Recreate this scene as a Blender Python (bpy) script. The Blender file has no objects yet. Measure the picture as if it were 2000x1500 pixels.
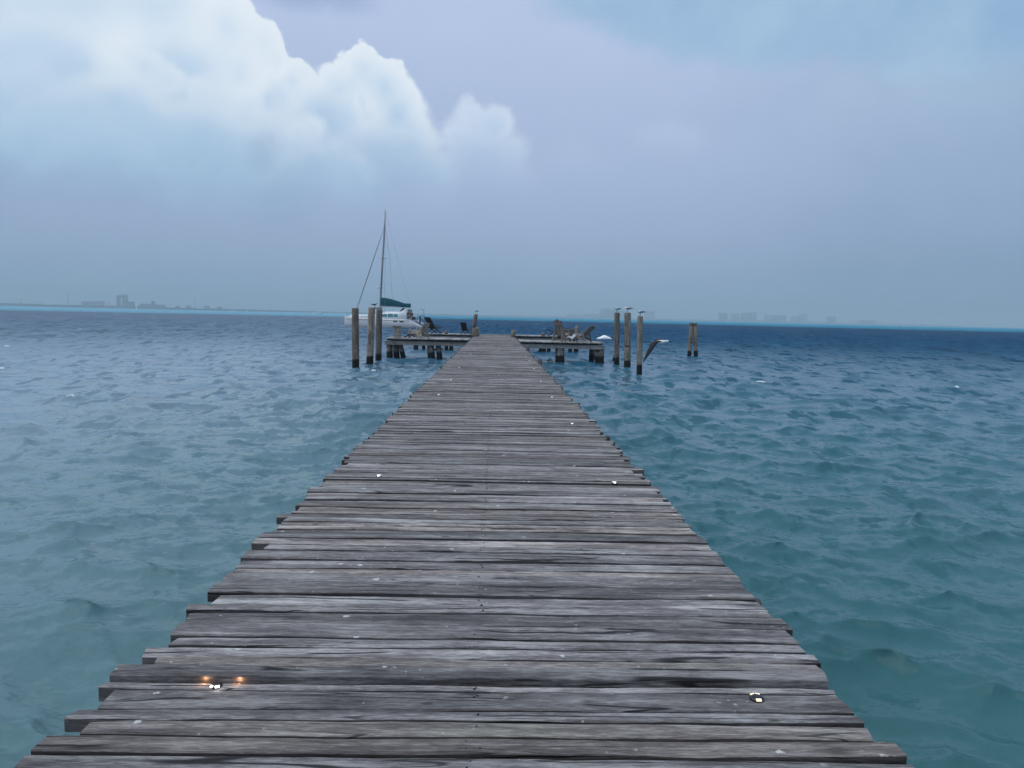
import bpy, math, random
import numpy as np
from mathutils import Vector, Matrix, Euler

random.seed(7)
R = math.radians
scene = bpy.context.scene
col = scene.collection

# ------------------------------------------------------------------ camera
cam_d = bpy.data.cameras.new('camera')
cam_d.sensor_fit = 'HORIZONTAL'; cam_d.sensor_width = 36.0; cam_d.lens = 36.0 * 1480 / 2000
cam_d.clip_start = 0.05; cam_d.clip_end = 40000
cam = bpy.data.objects.new('camera', cam_d); col.objects.link(cam)
PSI, TH, RO = R(1.38322), R(5.0832), R(1.24885)
F_ = Vector((math.sin(PSI)*math.cos(TH), math.cos(PSI)*math.cos(TH), -math.sin(TH)))
R_ = Vector((math.cos(PSI), -math.sin(PSI), 0)); U_ = R_.cross(F_)
R2 = R_*math.cos(RO) + U_*math.sin(RO); U2 = U_*math.cos(RO) - R_*math.sin(RO)
m = Matrix((R2, U2, -F_)).transposed().to_4x4(); m.translation = (0.05, 0, 2.33)
cam.matrix_world = m
scene.camera = cam

# ------------------------------------------------------------------ render / exposure
scene.render.engine = 'CYCLES'
scene.view_settings.view_transform = 'Standard'
scene.view_settings.look = 'None'
scene.view_settings.exposure = 0.0
scene.view_settings.gamma = 1.0
scene.view_settings.use_curve_mapping = False
scene.cycles.use_denoising = True
try: scene.cycles.denoiser = 'OPENIMAGEDENOISE'
except Exception: pass
scene.cycles.max_bounces = 4
scene.cycles.volume_bounces = 0


def srgb(r, g, b):
    def f(c):
        c /= 255.0
        return c/12.92 if c <= 0.04045 else ((c+0.055)/1.055)**2.4
    return (f(r), f(g), f(b), 1.0)

# ------------------------------------------------------------------ tiny node language
class Tree:
    def __init__(s, nt): s.nt = nt; nt.nodes.clear()
    def node(s, t, **kw):
        n = s.nt.nodes.new(t)
        for k, v in kw.items(): setattr(n, k, v)
        return n
    def put(s, sock, v):
        if isinstance(v, S): s.nt.links.new(v.o, sock)
        elif v is not None:
            if isinstance(v, tuple) and sock.type == 'RGBA' and len(v) == 3: v = v + (1.0,)
            sock.default_value = v
    def math(s, op, a, b=None, c=None, clamp=False):
        n = s.node('ShaderNodeMath', operation=op); n.use_clamp = clamp
        for i, v in enumerate((a, b, c)):
            if v is not None: s.put(n.inputs[i], v)
        return S(s, n.outputs[0])
    def vmath(s, op, a, b=None, out=0):
        n = s.node('ShaderNodeVectorMath', operation=op)
        s.put(n.inputs[0], a)
        if b is not None: s.put(n.inputs['Scale'] if op == 'SCALE' else n.inputs[1], b)
        return S(s, n.outputs['Value'] if op in ('LENGTH', 'DISTANCE', 'DOT_PRODUCT') else n.outputs[0])
    def sep(s, v):
        n = s.node('ShaderNodeSeparateXYZ'); s.put(n.inputs[0], v)
        return [S(s, o) for o in n.outputs]
    def comb(s, x, y, z):
        n = s.node('ShaderNodeCombineXYZ')
        for i, v in enumerate((x, y, z)): s.put(n.inputs[i], v)
        return S(s, n.outputs[0])
    def smooth(s, v, a, b, lo=0.0, hi=1.0, kind='SMOOTHSTEP'):
        n = s.node('ShaderNodeMapRange', interpolation_type=kind)
        s.put(n.inputs[0], v); s.put(n.inputs[1], a); s.put(n.inputs[2], b); s.put(n.inputs[3], lo); s.put(n.inputs[4], hi)
        return S(s, n.outputs[0])
    def lin(s, v, a, b, lo=0.0, hi=1.0): return s.smooth(v, a, b, lo, hi, 'LINEAR')
    def noise(s, vec, scale, detail=4.0, rough=0.55, dist=0.0, color=False):
        n = s.node('ShaderNodeTexNoise'); s.put(n.inputs['Vector'], vec)
        s.put(n.inputs['Scale'], scale); n.inputs['Detail'].default_value = detail
        n.inputs['Roughness'].default_value = rough; n.inputs['Distortion'].default_value = dist
        return S(s, n.outputs['Color'] if color else n.outputs[0])
    def voro(s, vec, scale, feature='F1', rnd=1.0, smooth=None, out='Distance'):
        n = s.node('ShaderNodeTexVoronoi', feature=feature); s.put(n.inputs['Vector'], vec)
        s.put(n.inputs['Scale'], scale); n.inputs['Randomness'].default_value = rnd
        if smooth is not None: n.inputs['Smoothness'].default_value = smooth
        return S(s, n.outputs[out])
    def mix(s, f, a, b, blend='MIX'):
        n = s.node('ShaderNodeMix', data_type='RGBA', blend_type=blend)
        s.put(n.inputs[0], f); s.put(n.inputs[6], a); s.put(n.inputs[7], b)
        return S(s, n.outputs[2])
    def ramp(s, f, stops, interp='LINEAR'):
        n = s.node('ShaderNodeValToRGB'); s.put(n.inputs[0], f); cr = n.color_ramp; cr.interpolation = interp
        while len(cr.elements) < len(stops): cr.elements.new(0.5)
        for e, (p, c) in zip(cr.elements, stops): e.position = p; e.color = c
        return S(s, n.outputs[0])

class S:
    def __init__(s, t, o): s.t = t; s.o = o
    def __add__(a, b): return a.t.math('ADD', a, b)
    __radd__ = __add__
    def __sub__(a, b): return a.t.math('SUBTRACT', a, b)
    def __rsub__(a, b): return a.t.math('SUBTRACT', b, a)
    def __mul__(a, b): return a.t.math('MULTIPLY', a, b)
    __rmul__ = __mul__
    def __truediv__(a, b): return a.t.math('DIVIDE', a, b)
    def max(a, b): return a.t.math('MAXIMUM', a, b)
    def min(a, b): return a.t.math('MINIMUM', a, b)
    def abs(a): return a.t.math('ABSOLUTE', a)

# ------------------------------------------------------------------ sky
SUN_EL, SUN_AZ = 64.0, -125.0            # degrees; azimuth from +Y, clockwise seen from above
def build_world():
    w = bpy.data.worlds.new('World'); scene.world = w; w.use_nodes = True
    T = Tree(w.node_tree)
    d = S(T, T.node('ShaderNodeTexCoord').outputs['Generated'])
    d = T.vmath('NORMALIZE', d)
    x, y, z = T.sep(d)
    DEG = 57.29578
    az = T.math('ARCTAN2', x, y) * DEG
    el = T.math('ARCSINE', z) * DEG
    P = T.comb(az, el, 0.0)
    # fine billow field shared by all clouds (direction space, no seams)
    warp = T.noise(d, 9.0, 5.0, 0.6, color=True)
    dw = T.vmath('ADD', d, T.vmath('SCALE', T.vmath('SUBTRACT', warp, (0.5, 0.5, 0.5)), 0.055))
    def billow(v):
        a = T.voro(v, 19.0, 'F1', 1.0)
        b = T.voro(v, 46.0, 'F1', 1.0)
        c = T.voro(v, 105.0, 'F1', 1.0)
        f = T.noise(v, 30.0, 6.0, 0.62)
        return (0.5 - a) * 1.0 + (0.5 - b) * 0.75 + (0.5 - c) * 0.35 + (f - 0.5) * 0.9
    bil = billow(dw)
    swell = T.noise(dw, 11.0, 4.0, 0.5)
    soft = T.noise(d, 5.0, 6.0, 0.55)
    soft2 = T.noise(T.vmath('ADD', d, (3.1, 1.7, 0.4)), 11.0, 7.0, 0.6)
    wisp = T.noise(T.vmath('MULTIPLY', d, (1.0, 1.0, 3.2)), 4.0, 7.0, 0.6, 0.6)

    # clear/hazy backdrop: grey-blue at the horizon to lavender above
    e = T.lin(el, -2.0, 90.0, 0.0, 1.0)
    back = T.ramp(e, [(0.0, srgb(130, 157, 186)), (0.03, srgb(137, 163, 193)), (0.06, srgb(146, 170, 201)), (0.092, srgb(159, 179, 212)),
                      (0.13, srgb(169, 188, 221)), (0.175, srgb(176, 194, 226)), (0.24, srgb(187, 204, 235)),
                      (0.42, srgb(186, 204, 230)), (1.0, srgb(205, 218, 236))])
    # the right-hand side is a little darker and greener
    rs = T.smooth(az + (soft - 0.5) * 30.0, 8.0, 40.0)
    back = T.mix(rs * 0.8, back, T.ramp(e, [(0.0, srgb(118, 147, 178)), (0.06, srgb(124, 153, 184)), (0.12, srgb(142, 170, 201)),
                                          (0.2, srgb(148, 178, 208)), (1.0, srgb(195, 212, 230))]))
    back = T.mix(T.smooth(soft2, 0.35, 0.75) * 0.12, back, srgb(176, 192, 222))
    # bluer opening along the top right, and a small one by the tall cloud
    line = 21.6 - (az - 2.0) * 0.33 + T.math('MULTIPLY', T.math('MAXIMUM', az - 12.0, 0.0), 0.19)
    up = T.smooth(el - line + (soft2 - 0.5) * 5.0 + bil * 0.5, -0.9, 1.3) * T.smooth(az, 0.0, 6.0)
    blue_gap = T.ramp(soft2, [(0.3, srgb(146, 180, 219)), (0.7, srgb(164, 198, 226))])
    back = T.mix(up * 0.85 * T.smooth(el, 70.0, 30.0), back, blue_gap)
    upl = T.smooth(el - 20.3 + (soft2 - 0.5) * 2.0, -0.5, 0.8) * T.smooth(az, -19.0, -15.0) * T.smooth(az, -8.0, -11.0)
    back = T.mix(upl * 0.8 * T.smooth(el, 32.0, 26.0), back, srgb(158, 178, 218))

    LOW = [(0.0, srgb(136, 163, 194)), (0.28, srgb(148, 174, 205)), (0.38, srgb(158, 187, 217)), (0.47, srgb(171, 201, 229)),
           (0.57, srgb(182, 209, 235)), (0.70, srgb(196, 219, 242)), (1.0, srgb(216, 234, 249))]
    body = T.ramp(T.lin(el + (soft2 - 0.5) * 3.2 + bil * 0.6 + (swell - 0.5) * 5.0, 0.0, 22.0), LOW)   # cloud body: white above, melting to blue-grey below
    def layer(base, circles, k, amp, edge, lift, depth, fade_hi, fade_lo, alpha=1.0, melt=0.0, tint=None):
        """one bank of rounded heads: brightest along its upper rim, melting into the body below"""
        f = g = None
        for (a, b, r) in circles:
            dd = r - T.vmath('DISTANCE', P, (a, b, 0.0))
            f = dd if f is None else T.math('SMOOTH_MAX', f, dd, k)
            g = dd if g is None else T.math('SMOOTH_MAX', g, dd, k + 1.6)
        f = f + bil * amp
        g = g + bil * (amp * 0.8)
        ed = T.lin(el + (swell - .5) * 3.0, 7.0, 17.5, edge * 11.0, edge)
        mask = T.smooth(f, ed * -1.0, ed)
        fade = T.smooth(el + (soft2 - 0.5) * 2.5, fade_lo, fade_hi)
        rim = T.smooth(g + (swell - 0.5) * 2.6 - 0.3, depth, 0.0) * T.smooth(el, 8.0, 16.0)
        c = T.mix(rim * lift, body, srgb(240, 248, 255))
        if tint is not None: c = T.mix(0.5, c, tint)
        a = mask * fade * alpha
        if melt: a = a * (1.0 - T.smooth(g, depth * 0.5, depth * 2.2) * melt)
        return T.mix(a, base, c)

    sky = back
    # faint small clouds, mid right
    sky = layer(sky, [(12.0, 12.9, 1.1), (13.6, 12.2, 1.1), (10.9, 12.6, .7)], .6, .7, .3, .10, 1.5, 13.8, 10.6, .62, 0, srgb(186, 202, 232))
    sky = layer(sky, [(5.2, 11.3, .9), (6.0, 10.9, .8)], .6, .7, .3, .1, 1.5, 11.9, 9.6, .55, 0, srgb(182, 198, 230))
    sky = layer(sky, [(29.0, 14.6, 2.6), (25.0, 14.4, 1.8), (33.0, 14.0, 2.2)], 1.0, 1.2, 1.2, .0, 2.0, 14.8, 10.5, .35, 0, srgb(166, 194, 220))
    # detached cloud right of the tower
    sky = layer(sky, [(-2.1, 14.4, 1.2), (-.3, 13.6, 1.5), (.9, 12.2, 1.2), (-2.8, 12.6, 1.5), (-1.0, 11.0, 2.4), (-1.2, 7.5, 5.0)], .7, .70, .11, .75, 1.8, 14.0, 8.0, .95, 0, srgb(196, 214, 241))
    # the tall tower
    sky = layer(sky, [(-9.9, 17.0, 1.75), (-8.3, 15.9, 2.1), (-7.4, 14.2, 2.4), (-6.5, 12.0, 2.3), (-11.6, 15.6, 1.7), (-14.6, 15.8, 1.6), (-16.5, 14.5, 2.0), (-12.5, 13.5, 3.0), (-8.5, 10.6, 3.4), (-6.0, 9.4, 3.0), (-14.0, 9.6, 4.0), (-10.0, 4.5, 8.0), (-16.0, 5.0, 8.0)], 1.0, .62, .12, .80, 2.2, 14.5, 5.5)
    # the big bright mass, running out of the frame
    sky = layer(sky, [(-16.6, 18.1, 1.25), (-15.9, 16.9, 1.0), (-19.1, 18.6, 2.2), (-23.6, 20.6, 4.2), (-29.0, 22.0, 6.5), (-37.0, 22.0, 9.0), (-48.0, 22.0, 11.0), (-18.3, 15.9, 1.8), (-22.0, 15.0, 4.2), (-30.0, 13.0, 6.0), (-42.0, 13.0, 8.0), (-20.6, 10.6, 4.0), (-58.0, 16.0, 12.0), (-22.0, 6.0, 8.0), (-31.0, 6.0, 11.0), (-44.0, 6.0, 13.0)], 1.0, .58, .14, .80, 3.0, 10.5, 4.2)
    # heads standing in front of it
    sky = layer(sky, [(-24.2, 15.6, 1.15), (-22.8, 14.8, 1.1), (-20.6, 14.3, 1.2), (-19.4, 13.9, 1.0), (-17.9, 13.3, 1.1), (-17.1, 11.8, 1.2), (-20.5, 11.4, 3.0), (-25.5, 12.2, 3.2), (-20.5, 6.5, 7.2), (-26.0, 6.0, 8.5)], .6, .60, .14, .58, 2.2, 11.0, 4.6, .9, .60)
    sky = layer(sky, [(-30.5, 13.0, 1.8), (-28.0, 12.6, 1.4), (-33.0, 13.2, 1.6), (-36.0, 13.5, 2.5), (-31.0, 6.5, 7.5)], .5, .6, .2, .25, 1.8, 11.0, 6.6, .8, .85)
    sky = layer(sky, [(-14.6, 12.3, .9), (-13.3, 12.7, .95), (-12.0, 11.4, .9), (-13.2, 10.4, 1.9), (-14.8, 9.8, 1.3), (-10.8, 10.0, 1.4), (-12.8, 6.5, 5.0)], .5, .58, .11, .80, 1.5, 10.6, 6.0, .95, .5)
    hollow = T.smooth(T.vmath('DISTANCE', P, (-16.7, 10.9, 0.0)) + (soft2 - 0.5) * 2.0 + bil * .6, 1.7, .2)
    sky = T.mix(hollow * 0.35, sky, srgb(146, 172, 208))
    # overhead and behind: the same broken overcast, brightening to the zenith
    far = T.smooth(el + (soft - 0.5) * 10.0, 26.0, 46.0).max(T.smooth(az.abs() + (soft - 0.5) * 16.0, 46.0, 66.0))
    cover = T.ramp(wisp * 0.7 + bil * 0.10 + 0.10, [(0.25, srgb(156, 180, 212)), (0.5, srgb(184, 203, 229)), (0.78, srgb(214, 227, 243))])
    west = T.smooth(az + (soft - 0.5) * 24.0, 4.0, -22.0) * T.smooth(az, -150.0, -110.0)
    cover = T.mix(west * 0.9, cover, T.ramp(wisp, [(0.3, (1.0, 1.16, 1.34, 1)), (0.7, (1.25, 1.38, 1.52, 1))]))
    lowc = T.smooth(el, 3.0, 14.0)
    cover = T.mix(lowc, back, cover)
    sky = T.mix(far, sky, cover)
    nish = T.node('ShaderNodeTexSky'); nish.sky_type = 'NISHITA'; nish.sun_disc = False
    nish.sun_elevation = R(SUN_EL); nish.sun_rotation = R(SUN_AZ % 360)
    b1 = T.node('ShaderNodeBackground'); T.put(b1.inputs[0], S(T, nish.outputs[0])); b1.inputs[1].default_value = 0.05
    b2 = T.node('ShaderNodeBackground'); T.put(b2.inputs[0], sky); b2.inputs[1].default_value = 1.0
    mx = T.node('ShaderNodeMixShader'); mx.inputs[0].default_value = 0.96
    out = T.node('ShaderNodeOutputWorld')
    T.nt.links.new(b1.outputs[0], mx.inputs[1]); T.nt.links.new(b2.outputs[0], mx.inputs[2])
    T.nt.links.new(mx.outputs[0], out.inputs[0])
    w.cycles.sampling_method = 'MANUAL'; w.cycles.sample_map_resolution = 1024
build_world()

sun_d = bpy.data.lights.new('sun', 'SUN'); sun_d.energy = 1.0; sun_d.angle = R(60); sun_d.color = (1.0, 0.96, 0.9)
sun = bpy.data.objects.new('sun', sun_d); col.objects.link(sun)
sv = Vector((math.sin(R(SUN_AZ))*math.cos(R(SUN_EL)), math.cos(R(SUN_AZ))*math.cos(R(SUN_EL)), math.sin(R(SUN_EL))))
sun.rotation_euler = sv.to_track_quat('Z', 'Y').to_euler(); sun.location = (-20, -20, 40)

# ------------------------------------------------------------------ materials
def mat(name):
    mt = bpy.data.materials.new(name); mt.use_nodes = True
    T = Tree(mt.node_tree)
    out = T.node('ShaderNodeOutputMaterial'); b = T.node('ShaderNodeBsdfPrincipled')
    T.nt.links.new(b.outputs[0], out.inputs[0])
    return mt, T, b

def bump(T, b, h, strength, dist=0.01):
    n = T.node('ShaderNodeBump'); n.inputs['Strength'].default_value = strength; n.inputs['Distance'].default_value = dist
    T.put(n.inputs['Height'], h); T.nt.links.new(n.outputs[0], b.inputs['Normal'])

def simple(name, c, rough=0.5, spec=0.5, metal=0.0, var=0.15, scale=6.0):
    mt, T, b = mat(name)
    p = S(T, T.node('ShaderNodeTexCoord').outputs['Object'])
    n = T.noise(p, scale, 5.0, 0.6)
    c = tuple(c[:3])
    T.put(b.inputs['Base Color'], T.mix(T.smooth(n, 0.3, 0.7), tuple(v*(1-var) for v in c), tuple(min(1, v*(1+var)) for v in c)))
    b.inputs['Roughness'].default_value = rough; b.inputs['Specular IOR Level'].default_value = spec; b.inputs['Metallic'].default_value = metal
    return mt

def wood_material(name, dark, mid, light, axis='x', marks=True, wet=False, crack=1.0):
    mt, T, b = mat(name)
    p = S(T, T.node('ShaderNodeTexCoord').outputs['Object'])
    at = T.node('ShaderNodeAttribute'); at.attribute_name = 'rnd'
    rnd = S(T, at.outputs['Fac'])
    oi = T.node('ShaderNodeObjectInfo'); orr = S(T, oi.outputs['Random'])
    off = T.comb(rnd * 37.0, rnd * 91.0 + orr * 17.0, rnd * 53.0)
    q = T.vmath('ADD', p, off)
    k = {'x': (.8, 17, 17), 'z': (17, 17, .8)}[axis]
    st = T.vmath('MULTIPLY', q, k)
    wobble = T.noise(q, 2.2, 3.0, 0.5, color=True)
    st = T.vmath('ADD', st, T.vmath('SCALE', T.vmath('SUBTRACT', wobble, (.5, .5, .5)), .55))
    g1 = T.noise(st, 1.3, 7.0, 0.62)                   # broad streaks
    g2 = T.noise(T.vmath('MULTIPLY', q, (5.0, 46.0, 46.0) if axis == 'x' else (46.0, 46.0, 5.0)), 3.2, 6.0, 0.75, 0.5)                    # fine grain
    bl = T.noise(T.vmath('MULTIPLY', q, (1.0, 3.0, 3.0) if axis == 'x' else (3.0, 3.0, 1.0)), 2.2, 6.0, 0.65)                     # blotches, damp and lichen
    f = g1 * 0.52 + g2 * 0.62 + bl * 0.48 - 0.32
    c = T.ramp(f, [(0.30, dark), (0.47, mid), (0.64, light)])
    # long splits along the grain
    sp = T.noise(st, 0.45, 1.5, 0.4)
    split = T.smooth((sp - 0.5).abs(), 0.014, 0.003) * T.smooth(T.noise(T.vmath('MULTIPLY', q, (1.0, 1.0, 1.0)), 1.5, 2.0, 0.5), 0.49, 0.55) * crack
    sp2 = T.noise(T.vmath('ADD', st, (9.0, 4.0, 2.0)), 0.9, 1.5, 0.4)
    split2 = T.smooth((sp2 - 0.5).abs(), 0.012, 0.003) * T.smooth(T.noise(q, 2.3, 2.0, 0.5), 0.52, 0.58) * crack
    cr = T.math('MAXIMUM', split, split2 * 0.8)
    # knots
    kv = T.voro(T.vmath('MULTIPLY', q, (1.0, 2.3, 2.3) if axis == 'x' else (2.3, 2.3, 1.0)), 2.1)
    knot = T.smooth(kv, 0.075, 0.03)
    c = T.mix(knot * 0.75, c, tuple(v*0.55 for v in dark[:3]))
    c = T.mix(cr * 0.93, c, (0.010, 0.010, 0.012))
    tone = T.lin(rnd, 0.0, 1.0, 0.66, 1.28)
    hsv = T.node('ShaderNodeHueSaturation'); T.put(hsv.inputs['Color'], c); T.put(hsv.inputs['Value'], tone)
    c = S(T, hsv.outputs[0])
    warm = T.smooth(T.math('FRACT', rnd * 7.13), 0.45, 1.0) * 0.9
    c = T.mix(warm, c, T.mix(1.0, c, (1.07, 0.97, 0.90), 'MULTIPLY'))
    damp = T.smooth(T.math('FRACT', rnd * 3.71), 0.72, 1.0) * T.smooth(bl, 0.46, 0.62)
    c = T.mix(damp * 0.6, c, T.mix(1.0, c, (0.70, 0.76, 0.66), 'MULTIPLY'))
    if marks:   # dried bird droppings: small pale flecks
        v = T.vmath('ADD', q, T.vmath('SCALE', T.noise(q, 26.0, 4.0, 0.7, color=True), 0.05))
        fl = T.smooth(T.voro(v, 7.0), 0.105, 0.07) * T.smooth(T.noise(q, 1.9, 2.0, 0.5), 0.47, 0.54)
        fl2 = T.smooth(T.voro(v, 19.0), 0.13, 0.08) * T.smooth(T.noise(q, 3.1, 2.0, 0.5), 0.52, 0.58)
        c = T.mix(T.math('MAXIMUM', fl * 0.8, fl2 * 0.45), c, (0.62, 0.62, 0.60))
    rough = 0.82
    if wet:     # weed and wet wood up to the tide line (real-world height)
        gp = S(T, T.node('ShaderNodeNewGeometry').outputs['Position'])
        zz = T.sep(gp)[2]
        w_ = T.smooth(zz + (T.noise(gp, 5.0, 3.0) - 0.5) * 0.16, 0.44, 0.32)
        c = T.mix(w_ * 0.98, c, (0.006, 0.007, 0.008))
        pale = T.smooth(zz + (T.noise(gp, 9.0, 4.0) - 0.5) * 0.3, 0.95, 0.5) * T.smooth(T.noise(gp, 6.0, 4.0), 0.5, 0.62) * (1.0 - w_)
        c = T.mix(pale * 0.35, c, (0.34, 0.35, 0.34))
    T.put(b.inputs['Base Color'], c)
    b.inputs['Roughness'].default_value = rough; b.inputs['Specular IOR Level'].default_value = 0.3
    bump(T, b, g1 * 0.35 + g2 * 0.7 - cr * 1.3 - knot * 0.2, 0.65, 0.006)
    return mt

WD, WM, WL = (.045, .040, .042, 1), (.166, .154, .156, 1), (.43, .415, .41, 1)
M = {}
M['plank'] = wood_material('weathered_plank', WD, WM, WL, 'x', True)
M['plankside'] = wood_material('unbleached_shaded_plank_side', (.028, .025, .026, 1), (.078, .071, .073, 1), (.17, .155, .155, 1), 'x', False)  # unbleached sides, darkened further: shade of the gaps put into the colour
M['beam'] = wood_material('weathered_beam', (.05, .047, .048, 1), (.12, .112, .11, 1), (.22, .21, .205, 1), 'x', False)
M['deckplank'] = wood_material('side_deck_planks', (.13, .125, .125, 1), (.27, .265, .26, 1), (.5, .49, .48, 1), 'x', False)
M['pile'] = wood_material('mooring_timber', (.048, .040, .034, 1), (.165, .142, .120, 1), (.37, .33, .285, 1), 'z', False, True, 1.0)
M['pierpile'] = wood_material('pier_timber', (.045, .040, .036, 1), (.115, .103, .094, 1), (.24, .22, .20, 1), 'z', False, True, .7)
M['palepost'] = wood_material('pale_post', (.16, .15, .13, 1), (.28, .26, .225, 1), (.42, .40, .36, 1), 'z', False, False, .6)
M['chairwood'] = wood_material('chair_timber', (.08, .068, .06, 1), (.175, .155, .14, 1), (.33, .30, .275, 1), 'z', False, False, .4)
M['palechair'] = wood_material('pale_chair_timber', (.17, .155, .125, 1), (.30, .275, .23, 1), (.46, .43, .38, 1), 'z', False, False, .4)
M['darkchair'] = simple('dark_sling_fabric', (.018, .018, .022), .8, .2)
M['darkframe'] = simple('dark_chair_frame', (.035, .033, .034), .6, .4)
M['cushion'] = simple('white_towel', (.62, .64, .66), .9, .2)
M['black'] = simple('black_plastic', (.012, .012, .013), .4, .5)
M['nail'] = simple('rusty_nail', (.016, .014, .014), .7, .3)
M['gelcoat'] = simple('white_gelcoat', (.74, .76, .77), .25, .5, 0, .03, 1.0)
M['hullcoat'] = simple('hull_gelcoat', (.62, .61, .62), .3, .5, 0, .04, 1.0)
M['stripe'] = simple('hull_stripe', (.06, .065, .08), .4)
M['glass'] = simple('tinted_cabin_window', (.10, .30, .34), .08, .8)
M['darkglass'] = simple('dark_port', (.015, .025, .03), .08, .8)
M['alloy'] = simple('mast_alloy', (.30, .31, .32), .4, .5, .4)
M['rope'] = simple('rigging_wire', (.16, .17, .18), .6)
M['teal'] = simple('teal_canvas', (.004, .075, .100), .85, .2, 0, .12, 3.0)
M['skin'] = simple('skin', (.42, .26, .19), .6)
M['red'] = simple('dark_red_cloth', (.16, .018, .03), .85)
M['pink'] = simple('pale_pink_cloth', (.62, .50, .52), .85)
M['navy'] = simple('navy_cloth', (.012, .015, .03), .85)
M['hair'] = simple('dark_hair', (.015, .012, .01), .7)
M['featherwhite'] = simple('white_feathers', (.74, .75, .76), .8, .2)
M['feathergrey'] = simple('grey_feathers', (.16, .165, .18), .8, .2)
M['featherdark'] = simple('dark_feathers', (.022, .023, .028), .75, .3)
M['beak'] = simple('beak', (.12, .07, .04), .5)
M['foam'] = simple('sea_foam', (.88, .90, .91), .9, .1, 0, .05, 4.0)
M['boatwhite'] = simple('white_boat_paint', (.80, .82, .83), .3)
M['sail'] = simple('white_sailcloth', (.80, .82, .84), .8)
M['bldwhite'] = simple('white_render', (.78, .78, .78), .8, .2, 0, .05, .05)
M['bldgrey'] = simple('hazed_grey_concrete', (.08, .13, .21), .8, .2, 0, .15, .05)  # blue of the distant haze mixed into the base colour
M['bldmid'] = simple('hazed_pale_concrete', (.22, .27, .34), .8, .2, 0, .15, .05)  # pale concrete, its colour shifted to haze blue
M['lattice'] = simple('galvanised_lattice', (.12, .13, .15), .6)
M['trees'] = simple('hazed_foliage', (.014, .060, .10), .9, .1, 0, .4, .05)  # foliage green pulled towards the blue of the haze
M['sand'] = simple('hazed_sand', (.10, .16, .20), .9, .1, 0, .2, .02)  # haze tint put into the sand colour

def lamp_mat(name, c, s):
    mt, T, b = mat(name)
    b.inputs['Base Color'].default_value = (.8, .8, .8, 1)
    b.inputs['Emission Color'].default_value = c; b.inputs['Emission Strength'].default_value = s
    return mt
M['led'] = lamp_mat('led_window', (1, .97, .92, 1), 2.0)
M['ledwarm'] = lamp_mat('warm_led_window', (1, .55, .25, 1), 4.0)
M['lens'] = lamp_mat('clear_lens', (1, .98, .93, 1), .7)
M['lensyellow'] = lamp_mat('warm_lens', (1, .72, .22, 1), .8)

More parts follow.
